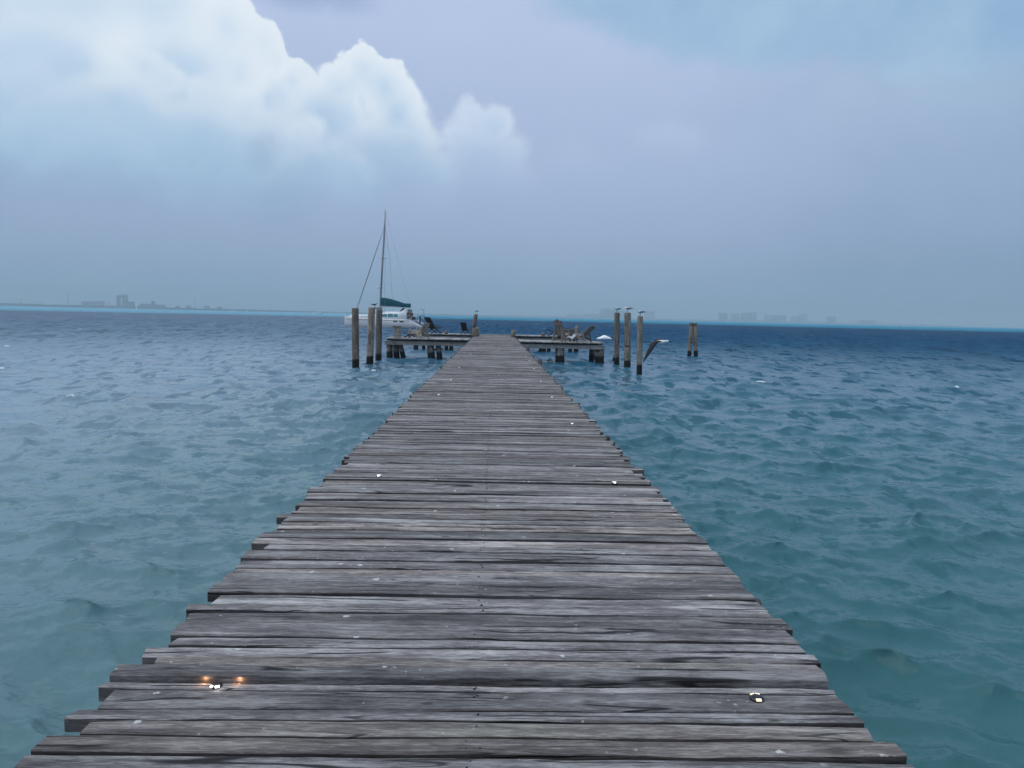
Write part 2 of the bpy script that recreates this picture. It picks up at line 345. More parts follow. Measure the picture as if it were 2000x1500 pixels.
# ------------------------------------------------------------------ mesh helpers
class MB:
    def __init__(s): s.v = []; s.f = []; s.r = []; s.cur = 0.5
    def vert(s, p): s.v.append(tuple(p)); s.r.append(s.cur); return len(s.v)-1
    def add(s, vs, fs, mtx=None):
        o = len(s.v)
        for p in vs:
            p = Vector(p)
            s.vert(mtx @ p if mtx is not None else p)
        s.f += [tuple(i+o for i in f) for f in fs]
        return s
    def box(s, c, d, rot=None, bev=0.0, taper=1.0):
        x, y, z = d[0]/2, d[1]/2, d[2]/2
        if bev > 0:
            b = bev; vs = []
            for zz, k in ((-z, 1.0), (z, taper)):
                vs += [((-x+b)*k, -y*k, zz), ((x-b)*k, -y*k, zz), (x*k, (-y+b)*k, zz), (x*k, (y-b)*k, zz), ((x-b)*k, y*k, zz), ((-x+b)*k, y*k, zz), (-x*k, (y-b)*k, zz), (-x*k, (-y+b)*k, zz)]
            fs = [tuple(range(7, -1, -1)), tuple(range(8, 16))] + [(i, (i+1) % 8, 8+(i+1) % 8, 8+i) for i in range(8)]
        else:
            t = taper
            vs = [(-x, -y, -z), (x, -y, -z), (x, y, -z), (-x, y, -z), (-x*t, -y*t, z), (x*t, -y*t, z), (x*t, y*t, z), (-x*t, y*t, z)]
            fs = [(3, 2, 1, 0), (4, 5, 6, 7), (0, 1, 5, 4), (1, 2, 6, 5), (2, 3, 7, 6), (3, 0, 4, 7)]
        mt = Matrix.Translation(c) @ (rot.to_matrix().to_4x4() if rot is not None else Matrix())
        return s.add(vs, fs, mt)
    def bar(s, a, b, w, h=None, up=(0, 0, 1)):
        a, b = Vector(a), Vector(b); h = h or w
        d = (b-a); L = d.length; d.normalize(); up = Vector(up)
        if abs(d.dot(up)) > .98: up = Vector((0, 1, 0))
        sx = d.cross(up).normalized(); sz = sx.cross(d)
        vs = [a + sx*i*w/2 + sz*j*h/2 for i, j in ((-1, -1), (1, -1), (1, 1), (-1, 1))] + [b + sx*i*w/2 + sz*j*h/2 for i, j in ((-1, -1), (1, -1), (1, 1), (-1, 1))]
        return s.add(vs, [(3, 2, 1, 0), (4, 5, 6, 7), (0, 1, 5, 4), (1, 2, 6, 5), (2, 3, 7, 6), (3, 0, 4, 7)])
    def tube(s, pts, rad, n=8, wob=0.0, seed=0, cap=True):
        rg = random.Random(seed); pts = [Vector(p) for p in pts]
        if not hasattr(rad, '__len__'): rad = [rad]*len(pts)
        ph = [1+rg.uniform(-wob, wob) for _ in range(n)]
        o = len(s.v)
        for i, p in enumerate(pts):
            d = (pts[min(i+1, len(pts)-1)] - pts[max(i-1, 0)]).normalized()
            u = Vector((1, 0, 0)) if abs(d.x) < .9 else Vector((0, 1, 0))
            a = d.cross(u).normalized(); c = d.cross(a)
            for k in range(n):
                t = 2*math.pi*k/n
                s.vert(p + (a*math.cos(t) + c*math.sin(t))*rad[i]*ph[k]*(1+rg.uniform(-wob, wob)*.3))
        for i in range(len(pts)-1):
            for k in range(n):
                s.f.append((o+i*n+k, o+i*n+(k+1) % n, o+(i+1)*n+(k+1) % n, o+(i+1)*n+k))
        if cap:
            s.f.append(tuple(o+k for k in range(n-1, -1, -1))); e = o+(len(pts)-1)*n
            s.f.append(tuple(e+k for k in range(n)))
        return s
    def loft(s, rings, cap=True):
        n = len(rings[0]); o = len(s.v)
        for rg in rings:
            for p in rg: s.vert(p)
        for i in range(len(rings)-1):
            for k in range(n):
                s.f.append((o+i*n+k, o+i*n+(k+1) % n, o+(i+1)*n+(k+1) % n, o+(i+1)*n+k))
        if cap:
            s.f.append(tuple(o+k for k in range(n-1, -1, -1))); e = o+(len(rings)-1)*n
            s.f.append(tuple(e+k for k in range(n)))
        return s
    def mesh(s, name, m_, smooth=False, side=None):
        me = bpy.data.meshes.new(name); me.from_pydata(s.v, [], s.f); me.update()
        at = me.attributes.new('rnd', 'FLOAT', 'POINT'); at.data.foreach_set('value', s.r)
        me.materials.append(m_)
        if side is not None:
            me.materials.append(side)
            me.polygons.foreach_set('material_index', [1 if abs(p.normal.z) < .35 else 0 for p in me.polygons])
        if smooth: me.polygons.foreach_set('use_smooth', [True]*len(me.polygons))
        return me
    def build(s, name, m_, parent=None, smooth=False, loc=None, rot=None, side=None):
        o = bpy.data.objects.new(name, s.mesh(name, m_, smooth, side)); col.objects.link(o)
        if parent is not None: o.parent = parent
        if loc is not None: o.location = loc
        if rot is not None: o.rotation_euler = rot
        return o

def tag(o, label=None, cat=None, group=None, kind=None):
    for k, v in (('label', label), ('category', cat), ('group', group), ('kind', kind)):
        if v: o[k] = v
    return o
def thing(name, loc, label, cat, group=None, rz=0.0):
    o = bpy.data.objects.new(name, None); col.objects.link(o)
    o.location = loc; o.rotation_euler = (0, 0, rz); o.empty_display_size = .2
    return tag(o, label, cat, group)
def copy_tree(o, parent=None):
    c = o.copy(); col.objects.link(c); c.parent = parent
    for ch in list(o.children): copy_tree(ch, c)
    return c

DECK = 1.08

# ------------------------------------------------------------------ sea
def wave_tile(L, N, Lp, wdir, spread, seed, rms):
    rg = np.random.default_rng(seed)
    k1 = 2*np.pi*np.fft.fftfreq(N, L/N); kx, ky = np.meshgrid(k1, k1, indexing='xy')
    k = np.hypot(kx, ky); k[0, 0] = 1
    cs = (kx*wdir[0] + ky*wdir[1])/k
    P = np.exp(-1/(k*Lp)**2)/k**3.3*(np.abs(cs)**spread*.93 + .07)*np.where(cs < 0, .12, 1.0)
    P[0, 0] = 0; P *= np.exp(-(k*0.028)**2)
    A = np.sqrt(P)*(rg.normal(size=(N, N)) + 1j*rg.normal(size=(N, N)))
    h = np.fft.ifft2(A).real; A *= rms/h.std()
    out = []
    for cut in (0.0, .22, .5, 1.1, 2.4, 5.0):
        Ac = A*np.exp(-(k*cut/2/np.pi*1.0)**2*6)
        out.append((np.fft.ifft2(Ac).real, np.fft.ifft2(1j*kx/k*Ac).real, np.fft.ifft2(1j*ky/k*Ac).real))
    return L, N, out

def sample(tile, x, y, lev):
    L, N, out = tile
    u = (x/L) % 1*N; v = (y/L) % 1*N
    i0 = np.floor(u).astype(np.int32) % N; j0 = np.floor(v).astype(np.int32) % N
    fu = u-np.floor(u); fv = v-np.floor(v); i1 = (i0+1) % N; j1 = (j0+1) % N
    l0 = np.clip(np.floor(lev).astype(np.int32), 0, len(out)-2); fl = np.clip(lev-l0, 0, 1)
    res = []
    for c in range(3):
        st = np.stack([o[c] for o in out])
        def bil(l): return (st[l, j0, i0]*(1-fu)+st[l, j0, i1]*fu)*(1-fv) + (st[l, j1, i0]*(1-fu)+st[l, j1, i1]*fu)*fv
        res.append(bil(l0)*(1-fl) + bil(l0+1)*fl)
    return res

def build_sea():
    a1 = np.radians(np.linspace(-50, 50, 860)); a2 = np.radians(np.linspace(50, 310, 90)[1:-1])
    ang = np.concatenate([a1, a2]); sp = np.concatenate([np.full(len(a1), np.radians(100/859)), np.full(len(a2), np.radians(3))])
    r1 = np.geomspace(1.1, 420, 820); r2 = np.geomspace(420, 8000, 46)[1:]
    rad = np.concatenate([r1, r2]); nr, na = len(rad), len(ang)
    RR, AA = np.meshgrid(rad, ang, indexing='ij'); SP = np.broadcast_to(sp, RR.shape)*RR
    dr = np.gradient(rad)[:, None]*np.ones_like(RR)
    x = RR*np.sin(AA); y = RR*np.cos(AA)
    s_ = np.maximum(SP*.8, dr*.55)
    cuts = np.array([.04, .22, .5, 1.1, 2.4, 5.0])/2.2
    lev = np.interp(np.log(s_), np.log(cuts), np.arange(6))
    tA = wave_tile(53.0, 1024, 0.44, (-.34, -.94), 3.0, 3, .036)
    tB = wave_tile(29.3, 1024, 0.115, (.12, -.99), 3.2, 11, .0250)
    A_ = [v.reshape(x.shape) for v in sample(tA, x.ravel(), y.ravel(), lev.ravel())]
    B_ = [v.reshape(x.shape) for v in sample(tB, x.ravel(), y.ravel(), lev.ravel())]
    ride = np.clip(.55 + .85*A_[0]/.036, .15, 2.1)*(.48+.52*np.clip((RR-4)/12, 0, 1))          # short steep waves ride on the long crests
    h = A_[0] + B_[0]*ride; dx = A_[1] + B_[1]*ride; dy = A_[2] + B_[2]*ride
    # gusts make rougher and calmer patches
    g = .92 + .2*np.sin(x*.11+1.3*np.sin(y*.045))*np.sin(y*.083+.9*np.sin(x*.05)) + np.clip((RR-10)/60, 0, .95)
    fade = np.clip((420-RR)/130, 0, 1)*g
    chop = 1.15
    # breaking crests: where the surface bunches up
    crest = h/np.maximum(h[:, :860].std(axis=1, keepdims=True), 1e-4)
    foam = np.clip((crest-3.2)/.8, 0, 1)*np.clip((RR-12)/14, 0, 1)
    P = np.stack([x+dx*chop*fade, y+dy*chop*fade, h*fade], -1).reshape(-1, 3)
    P = np.vstack([P, [[0, 0, 0]]])
    idx = np.arange(nr*na).reshape(nr, na); nx = np.roll(idx, -1, axis=1)
    quads = np.stack([idx[:-1], idx[1:], nx[1:], nx[:-1]], -1).reshape(-1, 4)[:, ::-1]
    tris = np.stack([np.full(na, nr*na), nx[0], idx[0]], -1)
    me = bpy.data.meshes.new('sea')
    me.vertices.add(len(P)); me.vertices.foreach_set('co', P.astype(np.float32).ravel())
    nl = quads.size + tris.size
    me.loops.add(nl); me.loops.foreach_set('vertex_index', np.concatenate([quads.ravel(), tris.ravel()]).astype(np.int32))
    me.polygons.add(len(quads)+len(tris))
    me.polygons.foreach_set('loop_start', np.concatenate([np.arange(len(quads))*4, quads.size+np.arange(len(tris))*3]).astype(np.int32))
    me.polygons.foreach_set('use_smooth', np.ones(len(quads)+len(tris), bool))
    me.update(calc_edges=True); me.validate()
    at = me.attributes.new('foam', 'FLOAT', 'POINT'); at.data.foreach_set('value', np.append(foam.ravel(), 0).astype(np.float32))
    if me.polygons[0].normal.z < 0: me.flip_normals()
    o = bpy.data.objects.new('sea', me); col.objects.link(o); tag(o, kind='structure')
    # material
    mt, T, b = mat('sea_water')
    gp = S(T, T.node('ShaderNodeNewGeometry').outputs['Position'])
    px, py, pz = T.sep(gp)
    flat = T.comb(px, py, 0.0)
    dist = T.vmath('LENGTH', flat)
    n1 = T.noise(flat, .02, 4.0, .6); n2 = T.noise(flat, .11, 5.0, .6)
    dd = T.math('LOGARITHM', dist + 1.0, 10.0)
    # sea bed: pale sand near shore, weed beds further out, sand again far off
    n4 = T.noise(flat, .0055, 5.0, .65)
    f = dd + (n1 - .5)*.12 + (n2 - .5)*.05 + (n4 - .5)*.16*T.smooth(dist, 200.0, 450.0)
    c = T.ramp(T.lin(f, 0.4, 3.2), [(0.0, (.040, .128, .126, 1)), (.22, (.042, .136, .158, 1)), (.38, (.036, .120, .174, 1)), (.50, (.014, .088, .158, 1)),
                                   (.62, (.001, .060, .138, 1)), (.79, (.001, .048, .122, 1)), (.825, (.008, .17, .27, 1)), (1.0, (.02, .26, .40, 1))])
    lft = T.smooth(px + py * .10 + (n2 - .5) * 5.0, 4.0, -12.0)      # left of the pier: bright cloud reflection painted into the water colour
    c = T.mix(lft, c, T.mix(1.0, c, T.mix(T.smooth(dist, 40.0, 90.0), (.105, .104, .132, 1), (.12, .125, .125, 1)), 'ADD'))
    n3 = T.noise(T.vmath('MULTIPLY', flat, (.9, .11, 1.0)), 1.0, 5.0, .72)
    c = T.mix(T.smooth(n3, .46, .62) * T.smooth(dist, 30.0, 80.0) * T.smooth(dist, 560.0, 420.0) * .9, c, T.mix(1.0, c, (.30, .38, .46), 'MULTIPLY'))  # darker wave faces painted as streaks in the water colour
    c = T.mix(T.smooth(n3, .44, .30) * T.smooth(dist, 40.0, 90.0) * T.smooth(dist, 560.0, 420.0) * .8, c, T.mix(1.0, c, (.06, .09, .11, 1), 'ADD'))  # lighter wave streaks, likewise painted into the colour
    c = T.mix(T.smooth(n2, .42, .68) * .35, c, T.mix(1.0, c, (.6, .75, .84), 'MULTIPLY'))
    fo = T.node('ShaderNodeAttribute'); fo.attribute_name = 'foam'
    fm = T.smooth(S(T, fo.outputs['Fac']) * T.lin(T.noise(gp, 4.0, 5.0, .7), .35, .6, .2, 1.3), .25, .6)
    farcap = T.smooth(T.voro(T.vmath('MULTIPLY', flat, (.05, .022, 1.0)), 1.0), .065, .045) * T.smooth(dist, 120.0, 200.0) * T.smooth(dist, 900.0, 500.0)
    fm = T.math('MAXIMUM', fm, farcap * .8)
    c = T.mix(fm * .85, c, (.70, .75, .78))
    T.put(b.inputs['Base Color'], c)
    T.put(b.inputs['Roughness'], (T.smooth(dist, 5.0, 14.0, .17, .10) + T.smooth(dist, 16.0, 90.0, .0, .40)).max(fm * .8))
    b.inputs['IOR'].default_value = 1.33
    calm = T.smooth(dist, 18.0, 95.0, .5, .05)
    T.put(b.inputs['Specular IOR Level'], T.math('MULTIPLY', calm, T.lin(lft, 0.0, 1.0, .55, 1.0)))
    # ripples too small for the mesh; bigger ones where the mesh is coarse
    rp = T.vmath('MULTIPLY', flat, (1.0, 1.5, 1.0))
    gn = S(T, T.node('ShaderNodeNewGeometry').outputs['Normal'])
    def slope(scale, amp, seed):
        v = T.noise(T.vmath('ADD', rp, (seed, seed*.7, 0.0)), scale, 4.0, .6, .2, color=True)
        v = T.vmath('SUBTRACT', v, (.5, .5, .5))
        return T.vmath('SCALE', T.vmath('MULTIPLY', v, (.75, 1.0, 0.0)), amp)
    sl = T.vmath('ADD', T.vmath('ADD', slope(9.0, T.smooth(dist, 40.0, 6.0) * .46 + .08, 1.0), slope(24.0, T.smooth(dist, 16.0, 4.0) * .42, 3.0)), slope(1.5, T.smooth(dist, 8.0, 60.0) * .45 + .08, 5.0))
    sl = T.vmath('ADD', sl, slope(.42, T.smooth(dist, 60.0, 220.0) * .7, 9.0))
    grp = T.noise(T.vmath('MULTIPLY', flat, (1.1, .16, 1.0)), 1.0, 4.0, .65)
    grp2 = T.noise(T.vmath('MULTIPLY', flat, (.45, .040, 1.0)), 1.0, 4.0, .7)
    grp0 = T.noise(T.vmath('MULTIPLY', flat, (1.5, .55, 1.0)), 1.0, 3.0, .6)
    lean = T.smooth(grp0, .55, .62) * T.smooth(dist, 11.0, 20.0) * T.smooth(dist, 70.0, 40.0) * -.46
    grpn = T.noise(T.vmath('MULTIPLY', flat, (2.6, 1.9, 1.0)), 1.0, 4.0, .62)
    lean = lean + T.smooth(grpn, .54, .63) * T.smooth(dist, 4.0, 8.0) * T.smooth(dist, 24.0, 13.0) * -.38
    lean = lean + T.smooth(grp, .54, .62) * T.smooth(dist, 30.0, 60.0) * T.smooth(dist, 220.0, 110.0) * -.55
    lean = lean + T.smooth(grp2, .53, .62) * T.smooth(dist, 90.0, 180.0) * -.7
    sl = T.vmath('ADD', sl, T.comb(0.0, lean, 0.0))
    nn = T.vmath('NORMALIZE', T.vmath('ADD', gn, sl))
    T.nt.links.new(nn.o, b.inputs['Normal'])
    me.materials.append(mt)
build_sea()

# ------------------------------------------------------------------ far shore
LEFT_D, RIGHT_D = 3200.0, 5500.0
def shore_strip(name, pts, depth, m_, kind, label=None, jag=0.0, seed=1, step=14.0):
    """pts: (x, y, height) along the waterline; a solid ridge with depth."""
    rg = random.Random(seed); mb = MB(); rings = []
    for (x0, y0, h0), (x1, y1, h1) in zip(pts[:-1], pts[1:]):
        n = max(1, int(math.hypot(x1-x0, y1-y0)/step))
        for i in range(n):
            t = i/n; h = h0+(h1-h0)*t; h *= 1+rg.uniform(-jag, jag)*(1 if rg.random() > .2 else 1.8)
            X, Y = x0+(x1-x0)*t, y0+(y1-y0)*t
            rings.append([(X, Y, -1.5), (X, Y+depth*.04, h*.72), (X, Y+depth*.3, h), (X, Y+depth*.8, h*.9), (X, Y+depth, -1.5)])
    mb.loft(rings); return tag(mb.build(name, m_), label, None, None, kind)
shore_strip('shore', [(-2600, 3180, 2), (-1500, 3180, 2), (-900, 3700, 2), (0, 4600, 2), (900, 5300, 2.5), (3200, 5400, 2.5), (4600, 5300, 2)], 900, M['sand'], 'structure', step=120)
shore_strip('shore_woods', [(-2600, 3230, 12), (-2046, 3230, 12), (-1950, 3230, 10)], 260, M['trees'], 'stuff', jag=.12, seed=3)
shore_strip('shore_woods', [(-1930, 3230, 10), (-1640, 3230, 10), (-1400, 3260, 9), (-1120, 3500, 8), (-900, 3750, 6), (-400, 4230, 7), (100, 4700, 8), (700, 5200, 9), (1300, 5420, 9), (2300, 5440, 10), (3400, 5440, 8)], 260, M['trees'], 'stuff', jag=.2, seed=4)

def building(x, y, w, h, d, m_, label, setback=None, cat='building', group=None, name='far_building'):
    t = thing(name, (x, y, 0), label, cat, group)
    MB().box((0, 0, h/2), (w, d, h)).build('wall', m_, t)
    r = MB()
    r.box((0, 0, h+.6), (w*.96, d*.96, 1.2))
    if setback: r.box((setback[0], 0, h+1.2+setback[2]/2), (setback[1], d*.5, setback[2]))
    r.build('roof', m_, t)
    return t
def px(p, D): return (p - 967.0)/1480.0*D*1.0   # rough bearing of a far building
def bx(p, D):
    az = PSI + math.atan((p-1000)/1480.0*math.cos(RO)+.088*math.sin(RO))
    return math.tan(az)*D
def H(pxh, D): return pxh/1480.0*D*1.02
GL, GR = 'buildings on the far left shore', 'hotels on the far right shore'
def far_left(p0, p1, hp, m_, label, D=LEFT_D+330, **k):
    return building((bx(p0, D)+bx(p1, D))/2, D, abs(bx(p1, D)-bx(p0, D)), H(hp, D), 25, m_, label, group=GL, **k)
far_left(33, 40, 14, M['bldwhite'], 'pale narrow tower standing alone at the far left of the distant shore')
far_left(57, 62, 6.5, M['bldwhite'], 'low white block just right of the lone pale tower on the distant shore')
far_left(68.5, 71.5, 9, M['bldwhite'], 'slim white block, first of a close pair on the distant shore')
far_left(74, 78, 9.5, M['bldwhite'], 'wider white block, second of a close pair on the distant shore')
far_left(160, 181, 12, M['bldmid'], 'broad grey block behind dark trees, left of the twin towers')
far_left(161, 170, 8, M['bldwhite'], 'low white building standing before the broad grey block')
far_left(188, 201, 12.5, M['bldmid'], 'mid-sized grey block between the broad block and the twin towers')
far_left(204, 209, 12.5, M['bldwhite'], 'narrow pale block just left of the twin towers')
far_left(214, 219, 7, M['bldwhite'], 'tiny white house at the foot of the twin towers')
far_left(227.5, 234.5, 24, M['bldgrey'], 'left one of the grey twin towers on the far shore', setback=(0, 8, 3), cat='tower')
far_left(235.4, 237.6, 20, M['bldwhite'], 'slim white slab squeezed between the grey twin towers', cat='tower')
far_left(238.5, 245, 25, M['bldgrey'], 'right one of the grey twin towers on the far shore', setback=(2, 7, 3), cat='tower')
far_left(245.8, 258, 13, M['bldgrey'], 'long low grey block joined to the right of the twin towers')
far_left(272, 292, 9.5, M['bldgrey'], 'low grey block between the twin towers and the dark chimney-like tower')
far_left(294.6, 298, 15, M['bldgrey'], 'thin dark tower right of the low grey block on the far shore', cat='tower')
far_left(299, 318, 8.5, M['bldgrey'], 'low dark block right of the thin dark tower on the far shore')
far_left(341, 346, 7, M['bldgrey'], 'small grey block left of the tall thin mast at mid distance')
far_left(362, 368, 8, M['bldmid'], 'small hazy block beside the tall thin mast at mid distance')
far_left(397, 404, 8.5, M['bldmid'], 'small hazy block right of the tall thin mast at mid distance')
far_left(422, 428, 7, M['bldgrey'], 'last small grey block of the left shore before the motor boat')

def lattice(p, hp, D, label):
    t = thing('lattice_mast', (bx(p, D), D, 0), label, 'mast', 'thin masts on the far left shore')
    h = H(hp, D); mb = MB()
    for a in range(3):
        c, s = math.cos(a*2.094), math.sin(a*2.094)
        mb.bar((c*2.2, s*2.2, 0), (c*.5, s*.5, h), .5)
    mb.build('leg', M['lattice'], t)
    br = MB(); n = 10
    for i in range(n):
        z0, z1 = h*i/n, h*(i+1)/n; r0, r1 = 2.2-1.7*i/n, 2.2-1.7*(i+1)/n
        for a in range(3):
            b_ = (a+1) % 3
            br.bar((math.cos(a*2.094)*r0, math.sin(a*2.094)*r0, z0), (math.cos(b_*2.094)*r1, math.sin(b_*2.094)*r1, z1), .3)
    br.build('bracing', M['lattice'], t)
lattice(131, 33, LEFT_D+200, 'tall thin mast on the far shore left of the twin towers')
lattice(377, 24, LEFT_D+500, 'shorter thin mast on the far shore right of the dark tower')

def far_right(p0, p1, hp, m_, label, D=RIGHT_D+60, **k):
    return building((bx(p0, D)+bx(p1, D))/2, D, abs(bx(p1, D)-bx(p0, D)), H(hp, D), 40, m_, label, group=GR, **k)
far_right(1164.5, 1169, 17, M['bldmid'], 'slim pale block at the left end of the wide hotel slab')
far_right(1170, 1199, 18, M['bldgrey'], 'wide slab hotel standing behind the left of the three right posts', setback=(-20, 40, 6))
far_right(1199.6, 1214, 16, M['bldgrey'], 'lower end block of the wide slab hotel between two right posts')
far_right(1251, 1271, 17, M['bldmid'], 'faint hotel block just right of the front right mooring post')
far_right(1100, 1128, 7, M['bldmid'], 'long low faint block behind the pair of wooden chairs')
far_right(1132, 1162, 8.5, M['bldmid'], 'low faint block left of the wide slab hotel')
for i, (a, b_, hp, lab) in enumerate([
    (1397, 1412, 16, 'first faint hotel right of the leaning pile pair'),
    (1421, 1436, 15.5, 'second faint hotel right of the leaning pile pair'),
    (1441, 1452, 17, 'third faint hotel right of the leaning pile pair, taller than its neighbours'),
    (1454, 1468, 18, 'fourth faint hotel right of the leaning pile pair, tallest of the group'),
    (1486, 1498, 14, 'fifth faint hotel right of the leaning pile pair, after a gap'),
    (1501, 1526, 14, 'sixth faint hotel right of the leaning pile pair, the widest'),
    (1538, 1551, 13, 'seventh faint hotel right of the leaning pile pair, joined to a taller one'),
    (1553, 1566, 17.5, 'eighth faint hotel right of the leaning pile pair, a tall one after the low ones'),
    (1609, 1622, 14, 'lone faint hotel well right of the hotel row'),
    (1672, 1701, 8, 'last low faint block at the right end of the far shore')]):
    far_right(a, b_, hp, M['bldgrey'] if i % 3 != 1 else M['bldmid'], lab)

# ------------------------------------------------------------------ haze
hz = MB().box((0, 1000, 48), (16900, 15400, 106)).mesh('haze', M['foam'])
hz.materials.clear()
hm = bpy.data.materials.new('haze_air'); hm.use_nodes = True; T = Tree(hm.node_tree)
vo = T.node('ShaderNodeVolumePrincipled'); vo.inputs['Color'].default_value = (.66, .88, 1.0, 1); vo.inputs['Density'].default_value = 3.2e-4
ou = T.node('ShaderNodeOutputMaterial'); T.nt.links.new(vo.outputs[0], ou.inputs['Volume'])
hz.materials.append(hm)
ho = bpy.data.objects.new('haze', hz); col.objects.link(ho); tag(ho, kind='stuff')

# ------------------------------------------------------------------ pier walkway
LEFT = [(2.059, -1.231), (2.157, -1.153), (2.244, -1.236), (2.312, -1.177), (2.447, -1.240), (2.493, -1.236), (2.586, -1.130), (2.66, -1.209), (2.752, -1.138), (2.832, -1.18), (2.983, -1.187), (3.094, -1.228), (3.165, -1.142), (3.295, -1.204), (3.58, -1.182), (3.655, -1.19), (3.764, -1.206), (3.863, -1.233), (3.927, -1.147), (4.022, -1.242)]
RIGHT = [(2.045, 1.269), (2.111, 1.229), (2.22, 1.237), (2.283, 1.234), (2.36, 1.24), (2.47, 1.242), (2.566, 1.247), (2.65, 1.282), (2.792, 1.26), (2.899, 1.248), (2.98, 1.293), (3.09, 1.255), (3.186, 1.254), (3.3, 1.246), (3.403, 1.259), (3.498, 1.289), (3.59, 1.267), (3.726, 1.258), (3.849, 1.274), (4.013, 1.257), (4.125, 1.266)]
PIER_END = 52.6
def plank_mesh(mb, x0, x1, y0, y1, ztop, th, rg, nseg, oy=0.0, ox=0.0, oz=0.0, tilt=0.0, rough=1.0):
    """one sawn timber: six-sided section, wandering edges, chipped ends"""
    rings = []
    wf = [rg.uniform(-1, 1) for _ in range(nseg+1)]; wb = [rg.uniform(-1, 1) for _ in range(nseg+1)]; wz = [rg.uniform(-1, 1) for _ in range(nseg+1)]
    for arr in (wf, wb, wz):
        for i in range(1, nseg+1): arr[i] = arr[i-1]*.65 + arr[i]*.75
    w = y1-y0
    for i in range(nseg+1):
        t = i/nseg; e = 1.0 if i in (0, nseg) else 0.0
        X = x0+(x1-x0)*t
        if 0 < i < nseg: X += rg.uniform(-.3, .3)*(x1-x0)/nseg
        a = y0 + wf[i]*.0035*rough + e*rg.uniform(0, .004); b_ = y1 + wb[i]*.0035*rough - e*rg.uniform(0, .004)
        zt = ztop + wz[i]*.0022*rough - e*rg.uniform(0, .003)
        bf, bb = rg.uniform(.0015, .0045), rg.uniform(.0015, .004)
        sk0, sk1 = e*rg.uniform(-.010, .010), e*rg.uniform(-.010, .010)
        ta = tilt*(a-(y0+y1)/2); tb = tilt*(b_-(y0+y1)/2)
        rings.append([(X+sk0-ox, a-oy, zt-th-oz), (X+sk0-ox, a-oy, zt-bf*1.2+ta-oz), (X+sk0-ox, a+bf-oy, zt+ta-oz), (X+sk1-ox, b_-bb-oy, zt+tb-oz), (X+sk1-ox, b_-oy, zt-bb+tb-oz), (X+sk1-ox, b_-oy, zt-th-oz)])
    mb.loft([r[::-1] for r in rings])

pier = thing('pier_walkway', (0, 1.0, 0), 'long weathered grey plank walkway running straight out over the sea', 'pier')
rg = random.Random(21)
edges = [1.25, 1.34, 1.43, 1.53, 1.62, 1.71, 1.80, 1.89, 1.975] + [y for y, _ in LEFT[:-1]]
# split the very wide strips of the near part into two boards each
near = []
for a, b_ in zip(edges[:-1], edges[1:]):
    near.append((a, b_))
Y = edges[-1]
strips = []
for a, b_ in near:
    if b_-a > .17: mid_ = a+(b_-a)*rg.uniform(.46, .56); strips += [(a, mid_), (mid_, b_)]
    else: strips.append((a, b_))
while Y < PIER_END:
    w = rg.choice([.066, .074, .080, .086, .090, .094, .1, .108]) + rg.uniform(-.004, .004)
    strips.append((Y, Y+w)); Y += w
def end_at(tab, y, default):
    best = min(tab, key=lambda q: abs(q[0]-y))
    return best[1] if abs(best[0]-y) < .12 else default
nails = MB(); rest = MB()
near_tops = []
for i, (a, b_) in enumerate(strips):
    l = end_at(LEFT, a, -1.205 + rg.gauss(0, .016) - .03*(rg.random() > .88)); r = end_at(RIGHT, a, 1.255 + rg.gauss(0, .022) + .03*(rg.random() > .88))
    if a > 46.0: r = 1.215 + rg.gauss(0, .02)
    gap = rg.choice([.009, .012, .014, .016, .018, .021, .011])
    zt = DECK + rg.gauss(0, .0030); tilt = rg.gauss(0, .035); th = .046 + rg.uniform(-.003, .008)
    if abs(a-2.447) < .001: zt, tilt = DECK-.008, 0.0      # board that carries the lit deck light
    if abs(a-2.493) < .001: zt, tilt = DECK+.013, 0.0      # the raised board behind it
    sk = rg.gauss(0, .0022)
    near_tops.append((a, b_, zt))
    if i < 300:
        mb = MB(); mb.cur = rg.random()
        cy, cx = (a+b_)/2, 0.0
        plank_mesh(mb, l, r, a+gap/2, b_-gap/2, zt, th, rg, 16 if i < 45 else 7 if i < 140 else 4, cy, cx, zt, tilt, 1.25)
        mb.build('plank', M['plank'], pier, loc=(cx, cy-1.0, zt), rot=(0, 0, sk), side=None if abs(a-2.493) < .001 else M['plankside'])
    else:
        rest.cur = rg.random(); plank_mesh(rest, l, r, a+gap/2, b_-gap/2, zt, th, rg, 2, 1.0, 0, 0, tilt, 1.0)
    if i < 110:
        for nx_ in (.0, .014):
            for ny in ((.3, .72) if b_-a > .08 else (.5,)):
                if rg.random() < .55: continue
                X, Yn, rr = nx_+rg.gauss(0, .006), a+(b_-a)*ny+rg.gauss(0, .004), rg.uniform(.0026, .0042)
                zn = zt+tilt*(Yn-(a+b_)/2)+.0022
                nails.add([(X+rr*math.cos(t*1.047), Yn-1.0+rr*math.sin(t*1.047), zn) for t in range(6)] + [(X+rr*math.cos(t*1.047), Yn-1.0+rr*math.sin(t*1.047), zn-.006) for t in range(6)],
                          [tuple(range(6))] + [(k, 6+k, 6+(k+1) % 6, (k+1) % 6) for k in range(6)])
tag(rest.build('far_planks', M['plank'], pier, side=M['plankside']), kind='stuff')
tag(nails.build('nail_heads', M['nail'], pier), kind='stuff')
for X in (-.93, .01, .96):
    mb = MB(); mb.cur = rg.random(); mb.box((0, 0, 0), (PIER_END-1.0, .09, .2)); 
    mb.build('stringer', M['beam'], pier, loc=(X, PIER_END/2-.6, DECK-.17), rot=(0, 0, math.pi/2))
cross = [2.2, 3.38, 4.13, 4.46, 5.63, 7.95] + [10.8 + 2.95*i for i in range(14)]
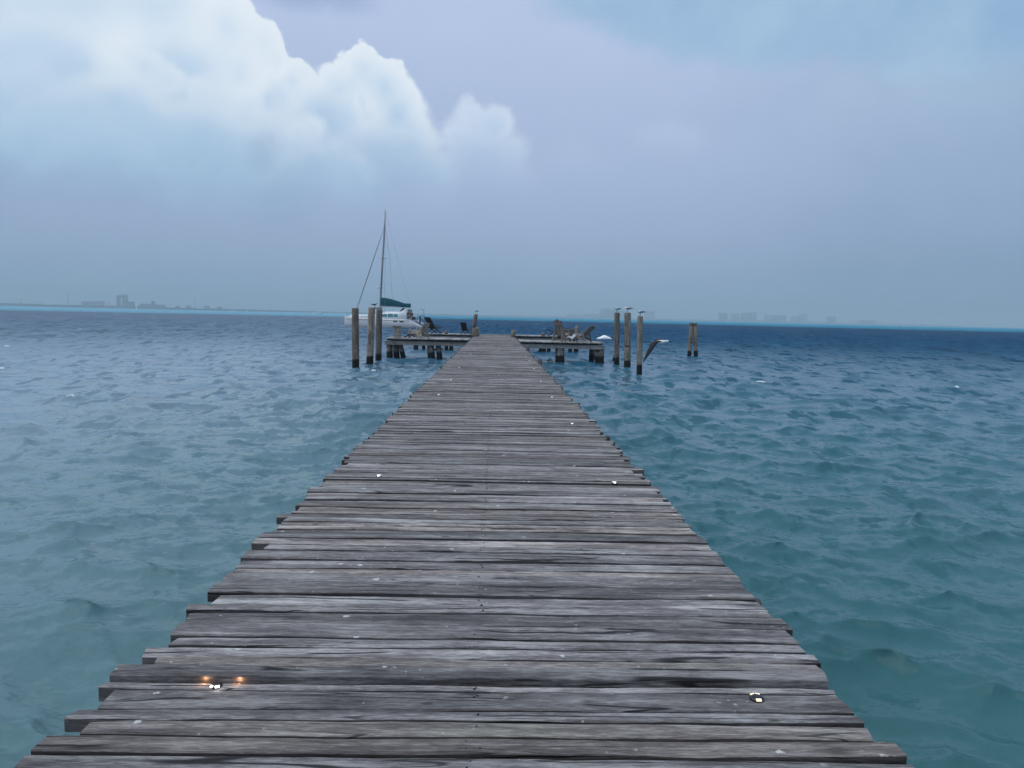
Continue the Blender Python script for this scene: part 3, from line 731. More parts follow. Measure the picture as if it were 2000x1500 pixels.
for i, Yc in enumerate(cross):
    mb = MB(); mb.cur = rg.random(); xr = 1.30 if i < 6 else rg.choice([1.18, 1.27, 1.31]); xl = -rg.uniform(1.08, 1.2)
    mb.box(((xl+xr)/2, 0, 0), (xr-xl, .085, .12)); mb.build('crossbeam', M['beam'], pier, loc=(0, Yc-1.0, DECK-.112))
    if i not in (2, 3):
        for X in (-.98, 1.02):
            p = MB(); p.cur = rg.random()
            p.tube([(rg.uniform(-.06, .06), 0, -1.4), (0, 0, .2), (0, 0, DECK-.19)], [.13, .125, .12], 10, .06, i*7+int(X)); p.build('pile', M['pierpile'], pier, True, loc=(X, Yc-1.0+.12, 0))
for X, Yp, top in ((1.37, 21.8, DECK+.05), (1.36, 29.6, DECK+.06), (1.31, 8.3, DECK-.045), (1.285, 3.43, DECK-.05)):
    p = MB(); p.cur = rg.random(); p.tube([(.02, 0, -1.4), (0, 0, 0), (0, 0, top-.02), (0, 0, top)], [.05, .047, .045, .036] if Yp < 10 else [.075, .07, .066, .055], 9, .08, int(Yp)); p.build('pile', M['pierpile'], pier, True, loc=(X, Yp-1.0, 0))

# ------------------------------------------------------------------ side decks
decks = []
def side_deck(x0, x1, y0, y1, piles, label, seed):
    """x0 is the walkway side, x1 the outer end; boards run across, on a front and a rear beam"""
    g = random.Random(seed); s = 1 if x1 > x0 else -1
    t = thing('side_deck', (x0, y0, 0), label, 'deck', 'plank decks at the head of the pier')
    W = abs(x1-x0); pl = MB(); X = 0.0
    while X < W-.02:
        w = min(g.uniform(.13, .16), W-X); pl.cur = g.random()
        pl.box((s*(X+w/2), (y1-y0)/2, DECK-.022+g.gauss(0, .004)), (w-.012, y1-y0+g.uniform(-.05, .05), .044))
        X += w
    tag(pl.build('planking', M['deckplank'], t), kind='stuff')
    for yy in (.16, y1-y0-.16):
        b_ = MB(); b_.cur = g.random(); b_.box((0, 0, 0), (W+.04, .10, .20)); b_.build('beam', M['deckplank'], t, loc=(s*W/2, yy, DECK-.044-.105-.10))
    for yy in (.38, (y1-y0)/2, y1-y0-.48):
        b_ = MB(); b_.cur = g.random(); b_.box((0, 0, 0), (W-.1, .07, .092)); b_.build('joist', M['beam'], t, loc=(s*W/2, yy+.05, DECK-.044-.047))
    for (px_, py_, dx_, r_) in piles:
        p = MB(); p.cur = g.random()
        p.tube([(dx_*2.2, 0, -1.5), (dx_, 0, 0), (0, 0, DECK-.30)], [r_*1.06, r_, r_*.94], 12, .05, int(px_*31)); p.build('pile', M['pierpile'], t, True, loc=(px_-x0, py_-y0, 0))
    decks.append(t); return t
side_deck(-1.32, -5.66, 39.6, 42.4, [(-5.48, 39.95, .03, .17), (-5.20, 40.2, .1, .16), (-4.93, 40.1, .2, .13), (-3.32, 39.95, .07, .19), (-2.92, 40.0, .1, .15), (-5.4, 42.1, 0, .15)],
          'near left side deck on stout dark piles with a pale square post', 1)
side_deck(1.34, 5.72, 39.0, 41.8, [(3.44, 39.35, .03, .235), (5.30, 39.4, .2, .17), (5.60, 39.3, .0, .17), (5.4, 41.5, 0, .15)],
          'near right side deck carrying two wooden recliners', 2)
side_deck(-1.28, -5.6, 50.6, 53.2, [(-5.2, 50.95, -.02, .16), (-4.78, 51.6, .03, .12), (-3.16, 50.95, -.02, .12), (-2.86, 51.0, 0, .125)],
          'rear left side deck carrying two dark chairs', 3)
side_deck(1.28, 5.6, 50.6, 53.2, [(3.28, 50.95, 0, .24), (3.72, 52.4, .1, .13), (5.15, 51.2, .03, .13), (5.56, 51.1, 0, .16)],
          'rear right side deck beyond the wooden recliners', 4)

# ------------------------------------------------------------------ posts
def mooring_post(x, y, top, r, lean, label, seed, group='tall mooring posts beside the pier', droppings=True):
    t = thing('mooring_post', (x, y, 0), label, 'post', group)
    mb = MB(); mb.cur = random.Random(seed).random()
    n = 7; pts = [(lean*(z/top), 0, z) for z in [-1.5, 0] + [top*k/n for k in range(1, n+1)]]
    pts.insert(-1, (lean*.995, 0, top-.03))
    rr = [r*1.06, r*1.03] + [r*(1.02-.03*k/n) for k in range(1, n)] + [r*.99, r*.9]
    mb.tube(pts, rr, 14, .06, seed); mb.build('trunk', M['pile'], t, True)
    c = MB(); c.cur = .9
    c.tube([(lean, 0, top-.005), (lean, 0, top+.008), (lean, 0, top+.012)], [r*.86, r*.84, r*.6], 12, .05, seed+3); c.build('cut_top', M['chairwood'], t)
    return t
mooring_post(-5.83, 32.3, 2.54, .148, -.03, 'front left mooring post, nearest and thickest of the left three', 1)
p2 = mooring_post(-5.70, 35.15, 2.60, .158, .08, 'middle left mooring post with a bird perched on its top', 2)
mooring_post(-5.62, 37.2, 2.55, .148, .035, 'rear left mooring post, slimmest of the left three beside the sail boat', 3)
mooring_post(6.31, 38.6, 2.64, .14, -.06, 'rear right mooring post nearest the deck with a gull on top', 4)
q2 = mooring_post(6.40, 35.95, 2.63, .148, -.07, 'middle right mooring post wearing a dark rope band and a gull', 5)
mooring_post(6.30, 32.4, 2.46, .122, -.045, 'front right mooring post, shortest of the right three with a gull', 6)
bd = MB(); bd.tube([(-.03, 0, 1.02), (-.032, 0, 1.06), (-.033, 0, 1.1)], [.152, .158, .152], 14, .02, 4); bd.build('rope_band', M['darkframe'], q2, True)
cap = MB(); cap.box((0, 0, 0), (.62, .16, .05)); o = cap.build('cap_board', M['beam'], p2, loc=(.24, .02, 2.585)); 
# leaning pair joined at the top
t = thing('pile_pair', (12.87, 48.9, 0), 'two leaning piles joined at the top standing alone at the right', 'piles')
for (xb, xt, s_) in ((-.17, -.10, 1), (.26, .10, 2)):
    mb = MB(); mb.cur = .4*s_
    mb.tube([(xb*1.5, 0, -1.4), (xb, 0, 0), ((xb+xt)/2, 0, 1.1), (xt, 0, 2.17), (xt, 0, 2.19)], [.15, .14, .135, .13, .11], 12, .04, s_); mb.build('pile', M['pile'], t, True)
mb = MB(); mb.box((0, -.02, 2.12), (.46, .30, .10), None, .03); mb.build('cap', M['pile'], t)
mb = MB(); mb.bar((-.13, -.13, .98), (.16, -.13, 1.0), .07, .09); mb.build('brace', M['pile'], t)
# short leaning stump between the right posts
t = thing('leaning_stump', (6.75, 42.2, 0), 'thin dark leaning stump low in the water behind the middle right post', 'stump')
mb = MB(); mb.tube([(-.25, 0, -1.0), (-.05, 0, 0), (.05, 0, .35), (.10, 0, .55)], [.06, .055, .05, .03], 9, .08, 5); mb.build('trunk', M['pierpile'], t, True)
# posts on the walkway head
def stub(x, y, top, w, label, m_, lean=0.0, cat='post', base=DECK, name='stub_post'):
    t = thing(name, (x, y, base-.05), label, cat)
    mb = MB(); mb.cur = random.random()
    mb.tube([(0, 0, 0), (lean*.5, 0, (top-base)*.5), (lean, 0, top-base+.03), (lean, 0, top-base+.05)], [w*1.02, w, w*.98, w*.85], 12, .05, int(y*3)); mb.build('trunk', m_, t, True)
    return t
stub(-1.14, 45.6, DECK+.5, .17, 'thick stub post at the left edge of the walkway head', M['pile'])
stub(-1.02, 46.3, DECK+.55, .13, 'slimmer stub post just behind the thick left stub', M['palepost'])
stub(1.17, 45.8, DECK+.45, .15, 'dark stub post at the right edge of the walkway head', M['pile'])
stub(-1.45, 51.8, DECK+1.35, .13, 'leaning round post with a gull on top at the walkway end', M['pile'], .2, name='leaning_post')
stub(-3.2, 50.9, DECK+.22, .12, 'low pile top rising through the rear left deck', M['pile'])
stub(3.28, 50.8, DECK+.24, .13, 'low pile top rising through the rear right deck', M['pile'])
t = thing('square_post', (-5.1, 40.15, DECK), 'pale square timber post with dark cap on the near left deck', 'post')
mb = MB(); mb.box((0, 0, .28), (.36, .36, .56), None, .02); mb.build('trunk', M['palepost'], t)
mb = MB(); mb.box((0, 0, .60), (.43, .43, .075), None, .02); mb.build('cap', M['pile'], t)
for zb in (.14, .33):
    mb = MB(); mb.box((0, 0, zb), (.375, .375, .018), None, .02); mb.build('band', M['chairwood'], t)

# ------------------------------------------------------------------ chairs
def recliner(loc, rz, wood, label, back_deg, back_len, sc=1.0, arms=True, cat='chair'):
    """slatted wooden recliner facing +x before rotation"""
    t = thing('wooden_recliner', loc, label, cat, 'slatted wooden recliners on the side decks', rz); t.scale = (sc, sc, sc)
    b = R(back_deg); bx0, bz0 = -.18, .30
    dirb = Vector((-math.sin(b), 0, math.cos(b)))
    for k in range(5):
        mb = MB(); mb.cur = random.random(); yy = -.24+.12*k; L = back_len*(1-.05*abs(k-2))
        mb.bar(Vector((bx0, yy, bz0)), Vector((bx0, yy, bz0))+dirb*L, .113, .03, (1, 0, 0)); mb.build('back_slat', wood, t)
    for k in range(5):
        mb = MB(); mb.cur = random.random(); xx = -.10+.125*k
        mb.box((xx, 0, .30+.035*k), (.105, .60, .028), Euler((0, -.28, 0))); mb.build('seat_slat', wood, t)
    for s in (-1, 1):
        mb = MB(); mb.bar((-.42, s*.30, .12), (.52, s*.30, .44), .04, .11); mb.build('side_rail', wood, t)
        mb = MB(); mb.bar((.44, s*.33, 0), (.40, s*.33, .60), .05, .10, (1, 0, 0)); mb.build('leg', wood, t)
        mb = MB(); mb.bar((-.46, s*.33, 0), (-.30, s*.33, .62), .05, .09, (1, 0, 0)); mb.build('leg', wood, t)
        if arms:
            mb = MB(); mb.box((.06, s*.35, .63), (.80, .14, .03)); mb.build('armrest', wood, t)
    mb = MB(); p = Vector((bx0, 0, bz0))+dirb*back_len*.72 + Vector((-.03, 0, -.02)); mb.box(p, (.03, .58, .07), Euler((0, -b, 0))); mb.build('back_rail', wood, t)
    return t
recliner((3.72, 40.4, DECK), R(38), M['chairwood'], 'upright wooden recliner at the left of the facing pair, turned right', 22, .92, 1.0)
recliner((4.62, 40.3, DECK), R(142), M['chairwood'], 'low wooden recliner at the right of the facing pair, back tilted far right', 46, .84, 1.0, False)
recliner((-4.0, 40.7, DECK), R(148), M['palechair'], 'pale slatted recliner near the square post, its back leaning right', 34, .72, .92, False)
recliner((5.35, 51.6, DECK), R(200), M['chairwood'], 'small wooden recliner on the rear right deck, half hidden by the facing pair', 20, .62, .85)

def sling_chair(loc, rz, label, back_deg, sc=1.0, back=True):
    """dark folding deck chair facing +x"""
    t = thing('folding_chair', loc, label, 'folding chair', 'dark folding chairs on the decks', rz); t.scale = (sc, sc, sc)
    b = R(back_deg); d = Vector((-math.sin(b), 0, math.cos(b))); hp = Vector((-.12, 0, .34)); top = hp+d*.78
    for s in (-1, 1):
        mb = MB(); mb.bar(hp+Vector((0, s*.28, 0)), top+Vector((0, s*.28, 0)), .04, .05); mb.build('back_frame', M['darkframe'], t)
        mb = MB(); mb.bar((-.46, s*.30, 0), (.44, s*.30, .46), .04, .05); mb.build('leg', M['darkframe'], t)
        mb = MB(); mb.bar((.40, s*.26, 0), (-.22, s*.26, .40), .04, .05); mb.build('leg', M['darkframe'], t)
    n = 7; lo = []; 
    path = [(.46, .44), (.30, .36), (.12, .31), (-.06, .31)] + [tuple((hp+d*(.1+.68*i/4))[k] for k in (0, 2)) for i in range(5)]
    mb = MB(); rings = []
    for (X, Z) in path: rings.append([(X, -.25, Z), (X, .25, Z), (X-.012, .25, Z-.022), (X-.012, -.25, Z-.022)])
    mb.loft(rings); mb.build('sling', M['darkchair'], t)
    mb = MB(); mb.bar(top+Vector((0, -.3, 0)), top+Vector((0, .3, 0)), .045); mb.build('top_rail', M['darkframe'], t)
    return t
sling_chair((-4.05, 51.4, DECK), R(42), 'dark sling chair on the rear left deck, back tilted left', 34, 1.08)
sling_chair((-1.95, 51.7, DECK), R(62), 'smaller dark chair by the leaning post on the rear left deck', 24, .74)
sling_chair((4.05, 51.5, DECK), R(176), 'thin dark chair seen edge on beyond the facing pair', 34, 1.0)
# loose folded frame propped between the pale recliner and the dark chair
t = thing('footrest', (-4.55, 40.7, DECK), 'dark crossed footrest in front of the pale slatted recliner', 'footrest')
mb = MB(); mb.bar((-.32, 0, .30), (.35, 0, .06), .30, .04); mb.build('top', M['darkframe'], t)
for s in (-.12, .12):
    mb = MB(); mb.bar((-.25, s, 0), (.1, s, .2), .04, .05); mb.build('leg', M['darkframe'], t)
t = thing('leaning_pole', (-4.0, 41.0, DECK), 'thin dark pole propped up from the deck towards the dark sling chair', 'pole')
mb = MB(); mb.bar((0, 0, .02), (.50, .2, .68), .05, .05); mb.build('shaft', M['darkframe'], t)
# towel on the seats of the facing pair
t = thing('towel', (4.25, 40.35, DECK), 'white crumpled towel heaped between the facing wooden recliners', 'towel')
mb = MB(); g = random.Random(5); n, mrows = 14, 6; rows = []
for j in range(mrows+1):
    rows.append([(-.40+.80*i/n, -.25+.5*j/mrows, .30 + .10*math.sin(i*.9+j*.5)*.5 + g.uniform(-.03, .03) + (.06 if 5 < i < 12 else 0) - (.12 if j in (0, mrows) else 0)) for i in range(n+1)])
vs = [p for r_ in rows for p in r_]; k0 = len(vs); vs += [(p[0], p[1], p[2]-.03) for p in vs]
fs = []
for j in range(mrows):
    for i in range(n):
        a = j*(n+1)+i; fs.append((a, a+1, a+n+2, a+n+1)); fs.append((k0+a+n+1, k0+a+n+2, k0+a+1, k0+a))
mb.add(vs, fs); mb.build('cloth', M['cushion'], t, True)

# ------------------------------------------------------------------ deck lights
def deck_light_proto():
    t = thing('deck_light', (0, 0, 0), '', 'deck light', 'round deck lights along the walkway edges'); t.scale = (.66, .66, .42)
    mb = MB(); mb.tube([(0, 0, 0), (0, 0, .008), (0, 0, .016), (0, 0, .021)], [.036, .036, .028, .016], 14); mb.build('housing', M['black'], t, True)
    return t
def window(t, ang, m_, r=.0295, z=.0125, w=.011, h=.006, name='lens'):
    mb = MB(); c = Vector((math.cos(ang)*r, math.sin(ang)*r, z))
    mb.box(c, (.014, w*2, h*2), Euler((0, -.5, ang))); return mb.build(name, m_, t)
def top_at(y):
    for a, b_, z in near_tops:
        if a <= y < b_: return z
    return DECK
left_y = [5.75, 11.88, 14.68, 18.21, 24.63, 28.05]; left_x = [-.818, -.812, -.78, -.787, -.724, -.702]
right_y = [2.411, 5.654, 8.83, 11.83, 14.74, 18.2, 21.58, 24.07, 31.3, 41.18]; right_x = [.949, .982, .982, .968, .965, 1.012, 1.06, 1.06, 1.11, 1.02]
lit = deck_light_proto(); lit.scale = (.56, .56, .40); lit.location = (-.862, 2.466, DECK-.008+.001)
lit['label'] = 'lit deck light throwing orange glow on a plank, nearest on the left edge'
window(lit, R(-125), M['led'], w=.009, h=.0075); window(lit, R(-60), M['led'], w=.013, h=.008)
def point(name, loc, e, c, r, parent):
    l = bpy.data.lights.new(name, 'POINT'); l.energy = e; l.color = c; l.shadow_soft_size = r
    o = bpy.data.objects.new(name, l); col.objects.link(o); o.parent = parent; o.location = loc
point('bulb', (-.082, .040, .028), .036, (1, .50, .24), .003, lit)
point('bulb', (.125, .040, .028), .036, (1, .50, .24), .003, lit)
point('bulb', (.030, -.060, .030), .016, (1, .97, .94), .004, lit)
proto = deck_light_proto(); window(proto, R(-90), M['lens'], w=.013, h=.009); window(proto, R(115), M['lens']); window(proto, R(65), M['lens'])
mb = MB(); mb.tube([(0, 0, .021), (0, 0, .0235)], [.024, .017], 12); mb.build('solar_panel', M['lens'], proto)
ordn = ['second', 'third', 'fourth', 'fifth', 'sixth', 'seventh', 'eighth', 'ninth', 'tenth']
first = True
for side, xs, ys, off in (('left', left_x, left_y, 0), ('right', right_x, right_y, -1)):
    for i, (X, Yl) in enumerate(zip(xs, ys)):
        o = proto if first else copy_tree(proto); first = False
        o.location = (X, Yl, top_at(Yl)+.001)
        k = i+off
        o['label'] = f'{ordn[k]} deck light from the camera along the {side} edge of the walkway' if k >= 0 else 'small yellow and black deck light nearest the camera by the right edge'
        if k < 0:
            for ch in o.children:
                if ch.name.startswith('lens'): ch.data = ch.data.copy(); ch.data.materials[0] = M['lensyellow']
                if ch.name.startswith('solar'): ch.data = ch.data.copy(); ch.data.materials[0] = M['black']

# ------------------------------------------------------------------ birds
def ellip(mb, c, r, rot=None, n=10, m_=7):
    rings = []
    for i in range(m_+1):
        a = -math.pi/2 + math.pi*i/m_; x = math.sin(a); k = max(.02, math.cos(a))
        rings.append([(x*r[0], math.cos(2*math.pi*j/n)*k*r[1], math.sin(2*math.pi*j/n)*k*r[2]) for j in range(n)])
    mt = Matrix.Translation(c) @ (rot.to_matrix().to_4x4() if rot else Matrix())
    mb.loft([[mt @ Vector(p) for p in rg_] for rg_ in rings])
def gull(loc, rz, label, body='featherwhite', wing='feathergrey', sc=1.0):
    t = thing('gull', loc, label, 'bird', 'sea birds perched on the posts', rz); t.scale = (sc,)*3
    mb = MB()      # body with neck and head in one surface, facing +x
    prof = [(-.15, .175, .012), (-.10, .17, .035), (-.03, .165, .055), (.05, .17, .058), (.105, .195, .044), (.135, .225, .030), (.15, .25, .030), (.165, .262, .026), (.18, .262, .014)]
    mb.loft([[(x + (0), math.cos(2*math.pi*j/10)*r, z + math.sin(2*math.pi*j/10)*r) for j in range(10)] for (x, z, r) in prof]); mb.build('body', M[body], t, True)
    for s in (-1, 1):
        w = MB(); ellip(w, (-.05, s*.048, .185), (.15, .014, .035), Euler((0, .08, 0))); w.build('wing', M[wing], t, True)
        l = MB(); l.tube([(.02, s*.022, 0), (.012, s*.022, .06), (.0, s*.022, .125)], .006, 6); l.box((.03, s*.022, .005), (.05, .03, .008)); l.build('leg', M['beak'], t)
    tl = MB(); tl.box((-.21, 0, .175), (.14, .05, .012), Euler((0, .1, 0)), 0, 1.0); tl.build('tail', M['featherdark'], t)
    b = MB(); b.loft([[(.178, -.008, .252), (.178, .008, .252), (.178, .008, .266), (.178, -.008, .266)], [(.225, -.002, .25), (.225, .002, .25), (.225, .002, .256), (.225, -.002, .256)]]); b.build('beak', M['beak'], t)
    return t
gull((6.25, 38.6, 2.655), R(200), 'white gull with grey wings on the rear right mooring post')
gull((6.33, 35.95, 2.645), R(160), 'white gull perched on the middle right mooring post', sc=1.05)
gull((6.255, 32.4, 2.475), R(190), 'white gull on the shortest right mooring post in front', sc=.95)
gull((-5.50, 35.15, 2.615), R(-10), 'dark sea bird perched on the middle left mooring post', 'feathergrey', 'featherdark', .72)
gull((-1.26, 51.8, 2.49), R(180), 'small white gull on the leaning post at the walkway end', sc=.9)
# flying bird, low over the water on the right
t = thing('flying_bird', (5.40, 24.6, 1.60), 'large dark winged bird with a white back flying low over the water', 'bird')
mb = MB(); prof = [(-.26, -.01, .015, .02), (-.16, 0, .05, .045), (0, 0, .085, .07), (.12, .01, .07, .065), (.20, .03, .04, .042), (.27, .045, .036, .036), (.32, .045, .022, .022)]
mb.loft([[(x, math.cos(2*math.pi*j/12)*a, z+math.sin(2*math.pi*j/12)*b_) for j in range(12)] for (x, z, a, b_) in prof]); mb.build('body', M['featherwhite'], t, True)
def wing(spine, chords, name='wing'):
    rings = []
    for p, c in zip(spine, chords):
        p = Vector(p); rings.append([p+Vector((c*.45, 0, -.006)), p+Vector((c*.2, 0, .014)), p+Vector((-c*.5, 0, .004)), p+Vector((-c*.55, 0, -.008))])
    mb = MB(); mb.loft(rings); return mb.build(name, M['featherdark'], t, True)
wing([(.02, -.05, .03), (-.10, -.16, .05), (-.20, -.26, -.02), (-.38, -.36, -.30), (-.58, -.44, -.64)], [.20, .22, .21, .15, .02])
wing([(.02, .05, .03), (.04, .22, .08), (.06, .42, .10), (.10, .72, .06), (.16, .98, -.02)], [.20, .22, .21, .15, .02])
mb = MB(); mb.loft([[(-.22, -.04, 0), (-.22, .04, 0), (-.22, .03, .02), (-.22, -.03, .02)], [(-.40, -.06, -.02), (-.40, .06, -.02), (-.40, .06, -.012), (-.40, -.06, -.012)]]); mb.build('tail', M['featherdark'], t)
mb = MB(); mb.loft([[(.31, -.014, .03), (.31, .014, .03), (.31, .014, .056), (.31, -.014, .056)], [(.46, -.004, .0), (.46, .004, .0), (.46, .004, .012), (.46, -.004, .012)]]); mb.build('beak', M['featherdark'], t)

# bright breaking crest right of the decks
mb = MB(); g = random.Random(12); n = 18; rings = []
for i in range(n+1):
    u = -1+2*i/n; hh = max(.02, (1-abs(u)**1.6))*(.36+g.uniform(-.06, .07)); w = max(.05, (1-u*u)**.5)*.55
    rings.append([(u*.85, -w, -.06), (u*.85, -w*.7, hh*.55), (u*.85+.02, -w*.2, hh), (u*.85, w*.4, hh*.75), (u*.85, w, -.06)])
mb.loft(rings); o = mb.build('whitecap', M['foam'], None, True, loc=(12.2, 84, .12)); tag(o, 'bright white patch of breaking foam on the water right of the decks', 'whitecap')

# ------------------------------------------------------------------ catamaran
def catamaran():
    t = thing('catamaran', (-19.4, 131.0, .1), 'white sailing catamaran with bare mast and teal sail cover under way', 'sailboat', None, R(-7))
    t.rotation_euler = (0, R(.3), R(-7))
    L0, L1 = -5.7, 7.5            # bow (left) to stern (right)
    for s in (-1, 1):
        yc = s*2.5; rings = []
        for (x, w, sh, kz) in [(L0, .12, 1.72, .1), (L0+.5, .34, 1.66, -.3), (L0+2, .62, 1.54, -.55), (-1, .80, 1.40, -.6), (3, .82, 1.30, -.6), (5.6, .78, 1.24, -.5), (6.15, .74, 1.05, -.35), (6.9, .68, .60, -.2), (L1, .6, .32, -.05)]:
            rings.append([(x, yc-w*.55, kz), (x, yc-w, sh*.35), (x, yc-w, sh-.08), (x, yc-w*.9, sh), (x, yc+w*.9, sh), (x, yc+w, sh-.08), (x, yc+w, sh*.35), (x, yc+w*.55, kz)])
        h = MB(); h.loft([r_[::-1] for r_ in rings]); hull = h.build('hull', M['hullcoat'], t, True)
        st = MB(); st.box((.2, yc-.815, 1.18), (11.0, .03, .07)); st.build('stripe', M['stripe'], hull)
        for xx in (3.2, 4.3):
            w_ = MB(); w_.box((xx, yc-.84, 1.02), (.7, .03, .16)); w_.build('port_light', M['darkglass'], hull)
    d = MB(); d.loft([[(-4.6, -2.6, 1.05), (-4.6, 2.6, 1.05), (-4.6, 2.6, 1.62), (-4.6, -2.6, 1.62)], [(5.6, -2.6, .95), (5.6, 2.6, .95), (5.6, 2.6, 1.36), (5.6, -2.6, 1.36)]]); d.build('bridge_deck', M['gelcoat'], t)
    fd = MB()
    def crs(x, w, zb, zt): return [(x, -w, zb), (x, -w*.93, zt-.12), (x, -w*.75, zt), (x, w*.75, zt), (x, w*.93, zt-.12), (x, w, zb)]
    fd.loft([crs(-5.2, 2.3, 1.5, 1.75), crs(-4.4, 2.6, 1.5, 1.98), (crs(-.3, 2.7, 1.4, 2.08))]); fd.build('foredeck', M['gelcoat'], t, True)
    c = MB(); c.loft([crs(-.4, 2.3, 1.35, 1.72), crs(.4, 2.5, 1.35, 2.2), crs(1.3, 2.55, 1.35, 2.62), crs(3.0, 2.5, 1.35, 2.66), crs(4.9, 2.4, 1.35, 2.62)]); cab = c.build('cabin', M['gelcoat'], t, True)
    for (x0, x1, z0, z1) in ((.75, 1.6, 1.72, 2.2), (1.75, 2.6, 1.75, 2.28), (2.75, 3.4, 1.75, 2.25)):
        w_ = MB(); w_.box(((x0+x1)/2, -2.53, (z0+z1)/2), (x1-x0, .08, z1-z0), Euler((.12, 0, 0))); w_.build('window', M['glass'], cab)
    w_ = MB(); w_.box((.55, 0, 2.03), (.5, 3.6, .06), Euler((0, -.72, 0))); w_.build('windscreen', M['glass'], cab)
    bm = MB(); bm.box((5.9, 0, 3.12), (2.4, 4.0, .08), None, .03); bm.build('hardtop', M['gelcoat'], t)
    for xx in (4.7, 6.9):
        for yy in (-1.9, 1.9):
            p = MB(); p.bar((xx if xx > 5 else xx-.35, yy, 1.35), (xx, yy, 3.1), .09); p.build('hardtop_post', M['gelcoat'], t)
    p = MB(); p.box((3.9, -1.0, 2.95), (.75, .7, .34), Euler((0, -.75, 0))); p.build('sprayhood', M['black'], t)
    p = MB(); p.loft([crs(3.6, 1.7, 2.5, 2.7), crs(4.3, 1.7, 2.5, 3.1), crs(4.9, 1.7, 2.5, 3.15)]); p.build('targa', M['gelcoat'], t)
    p = MB(); p.box((4.95, -1.7, 2.0), (.12, 1.0, 1.0)); p.build('companionway_door', M['darkglass'], t)
    # spars and rigging
    mx0, mx1 = -.35, .38; top = 19.6
    mst = MB(); mst.tube([(mx0, 0, 2.0), ((mx0+mx1)/2, 0, 10.8), (mx1*.85, 0, 17), (mx1, 0, top)], [.17, .165, .15, .10], 8); mast = mst.build('mast', M['alloy'], t, True)
    sp = MB()
    for z in (11.6,):
        xm = mx0+(mx1-mx0)*(z-2)/(top-2); sp.bar((xm, 0, z), (xm+.35, -1.5, z+.1), .07); sp.bar((xm, 0, z), (xm+.35, 1.5, z+.1), .07)
        sp.bar((xm-.75, 0, z), (xm+.75, 0, z-.05), .05)
    sp.build('spreader', M['alloy'], mast)
    rd = MB(); rd.tube([(mx0-.35, 0, 6.55), (mx0-.35, 0, 6.6), (mx0-.35, 0, 6.78), (mx0-.35, 0, 6.84)], [.2, .27, .27, .16], 10); rd.bar((mx0-.1, 0, 6.5), (mx0-.4, 0, 6.5), .08); rd.build('radar_dome', M['gelcoat'], mast, True)
    bo = MB(); bo.tube([(mx0+.1, 0, 3.55), (5.15, -.5, 3.45)], .10, 8); bo.build('boom', M['alloy'], t, True)
    prof = [(-.22, 3.62, 4.98, .20), (.5, 3.60, 4.98, .30), (1.6, 3.56, 4.80, .32), (2.9, 3.5, 4.46, .28), (4.0, 3.44, 4.12, .22), (4.5, 3.40, 4.10, .2), (5.15, 3.38, 4.10, .17)]
    sc = MB(); rings = []
    for (x, z0, z1, w) in prof:
        zc, hh = (z0+z1)/2, (z1-z0)/2; yo = -.1*(x+.2)
        rings.append([(x, yo+math.cos(a)*w, zc+math.copysign(abs(math.sin(a))**.7, math.sin(a))*hh) for a in [2*math.pi*k/12 for k in range(12)]])
    sc.loft(rings); sc.build('sail_cover', M['teal'], t, True)
    fs_ = MB(); hx = mx0+(mx1-mx0)*(16.6-2)/(top-2); a, b_ = Vector((hx-.1, 0, 16.6)), Vector((-4.75, 0, 1.9))
    fs_.tube([a, a+(b_-a)*.1, a+(b_-a)*.5, a+(b_-a)*.93, b_], [.025, .05, .085, .095, .05], 7); fs_.build('furled_jib', M['alloy'], t, True)
    for s in (-1, 1):
        sh = MB(); sh.tube([(mx1*.9, 0, 17.6), (mx1+.5, s*1.5, 11.7), (1.35, s*3.0, 1.4)], .018, 5); sh.build('shroud', M['rope'], t)
    bk = MB(); bk.tube([(mx1, 0, top-.1), (5.1, -.5, 3.5)], .012, 5); bk.build('topping_lift', M['rope'], t)
    an = MB(); an.tube([(mx1, 0, top), (mx1, 0, top+.25)], .03, 5); an.build('masthead_unit', M['black'], mast)
    # stern gear: rails, davits, outboard
    rl = MB()
    for xx in (5.2, 5.9, 6.6): rl.tube([(xx, -2.9, 1.2), (xx, -2.9, 2.05)], .03, 5)
    rl.tube([(5.2, -2.9, 2.05), (6.6, -2.9, 1.98)], .03, 5); rl.build('stern_rail', M['alloy'], t)
    rl = MB()
    for xx in (-5.2, -3.9, -2.6): rl.tube([(xx, -3.0, 1.5), (xx, -3.0, 2.2)], .025, 5)
    rl.tube([(-5.3, -2.7, 2.2), (-2.6, -3.05, 2.15)], .025, 5); rl.build('bow_rail', M['alloy'], t)
    ob = MB(); ob.box((6.75, -.9, 1.75), (.45, .4, .5), Euler((0, .3, 0)), .08); ob.box((6.9, -.9, 1.2), (.2, .16, .9)); ob.build('outboard_motor', M['black'], t)
    g_ = MB(); g_.box((6.1, -2.3, 1.62), (.6, .5, .5), None, .08); g_.build('locker', M['darkframe'], t)
    ld = MB(); ld.bar((6.6, -1.6, 2.2), (7.4, -1.6, 1.9), .08); ld.bar((6.6, 1.6, 2.2), (7.4, 1.6, 1.9), .08); ld.build('davit', M['alloy'], t)
    return t
cat = catamaran()

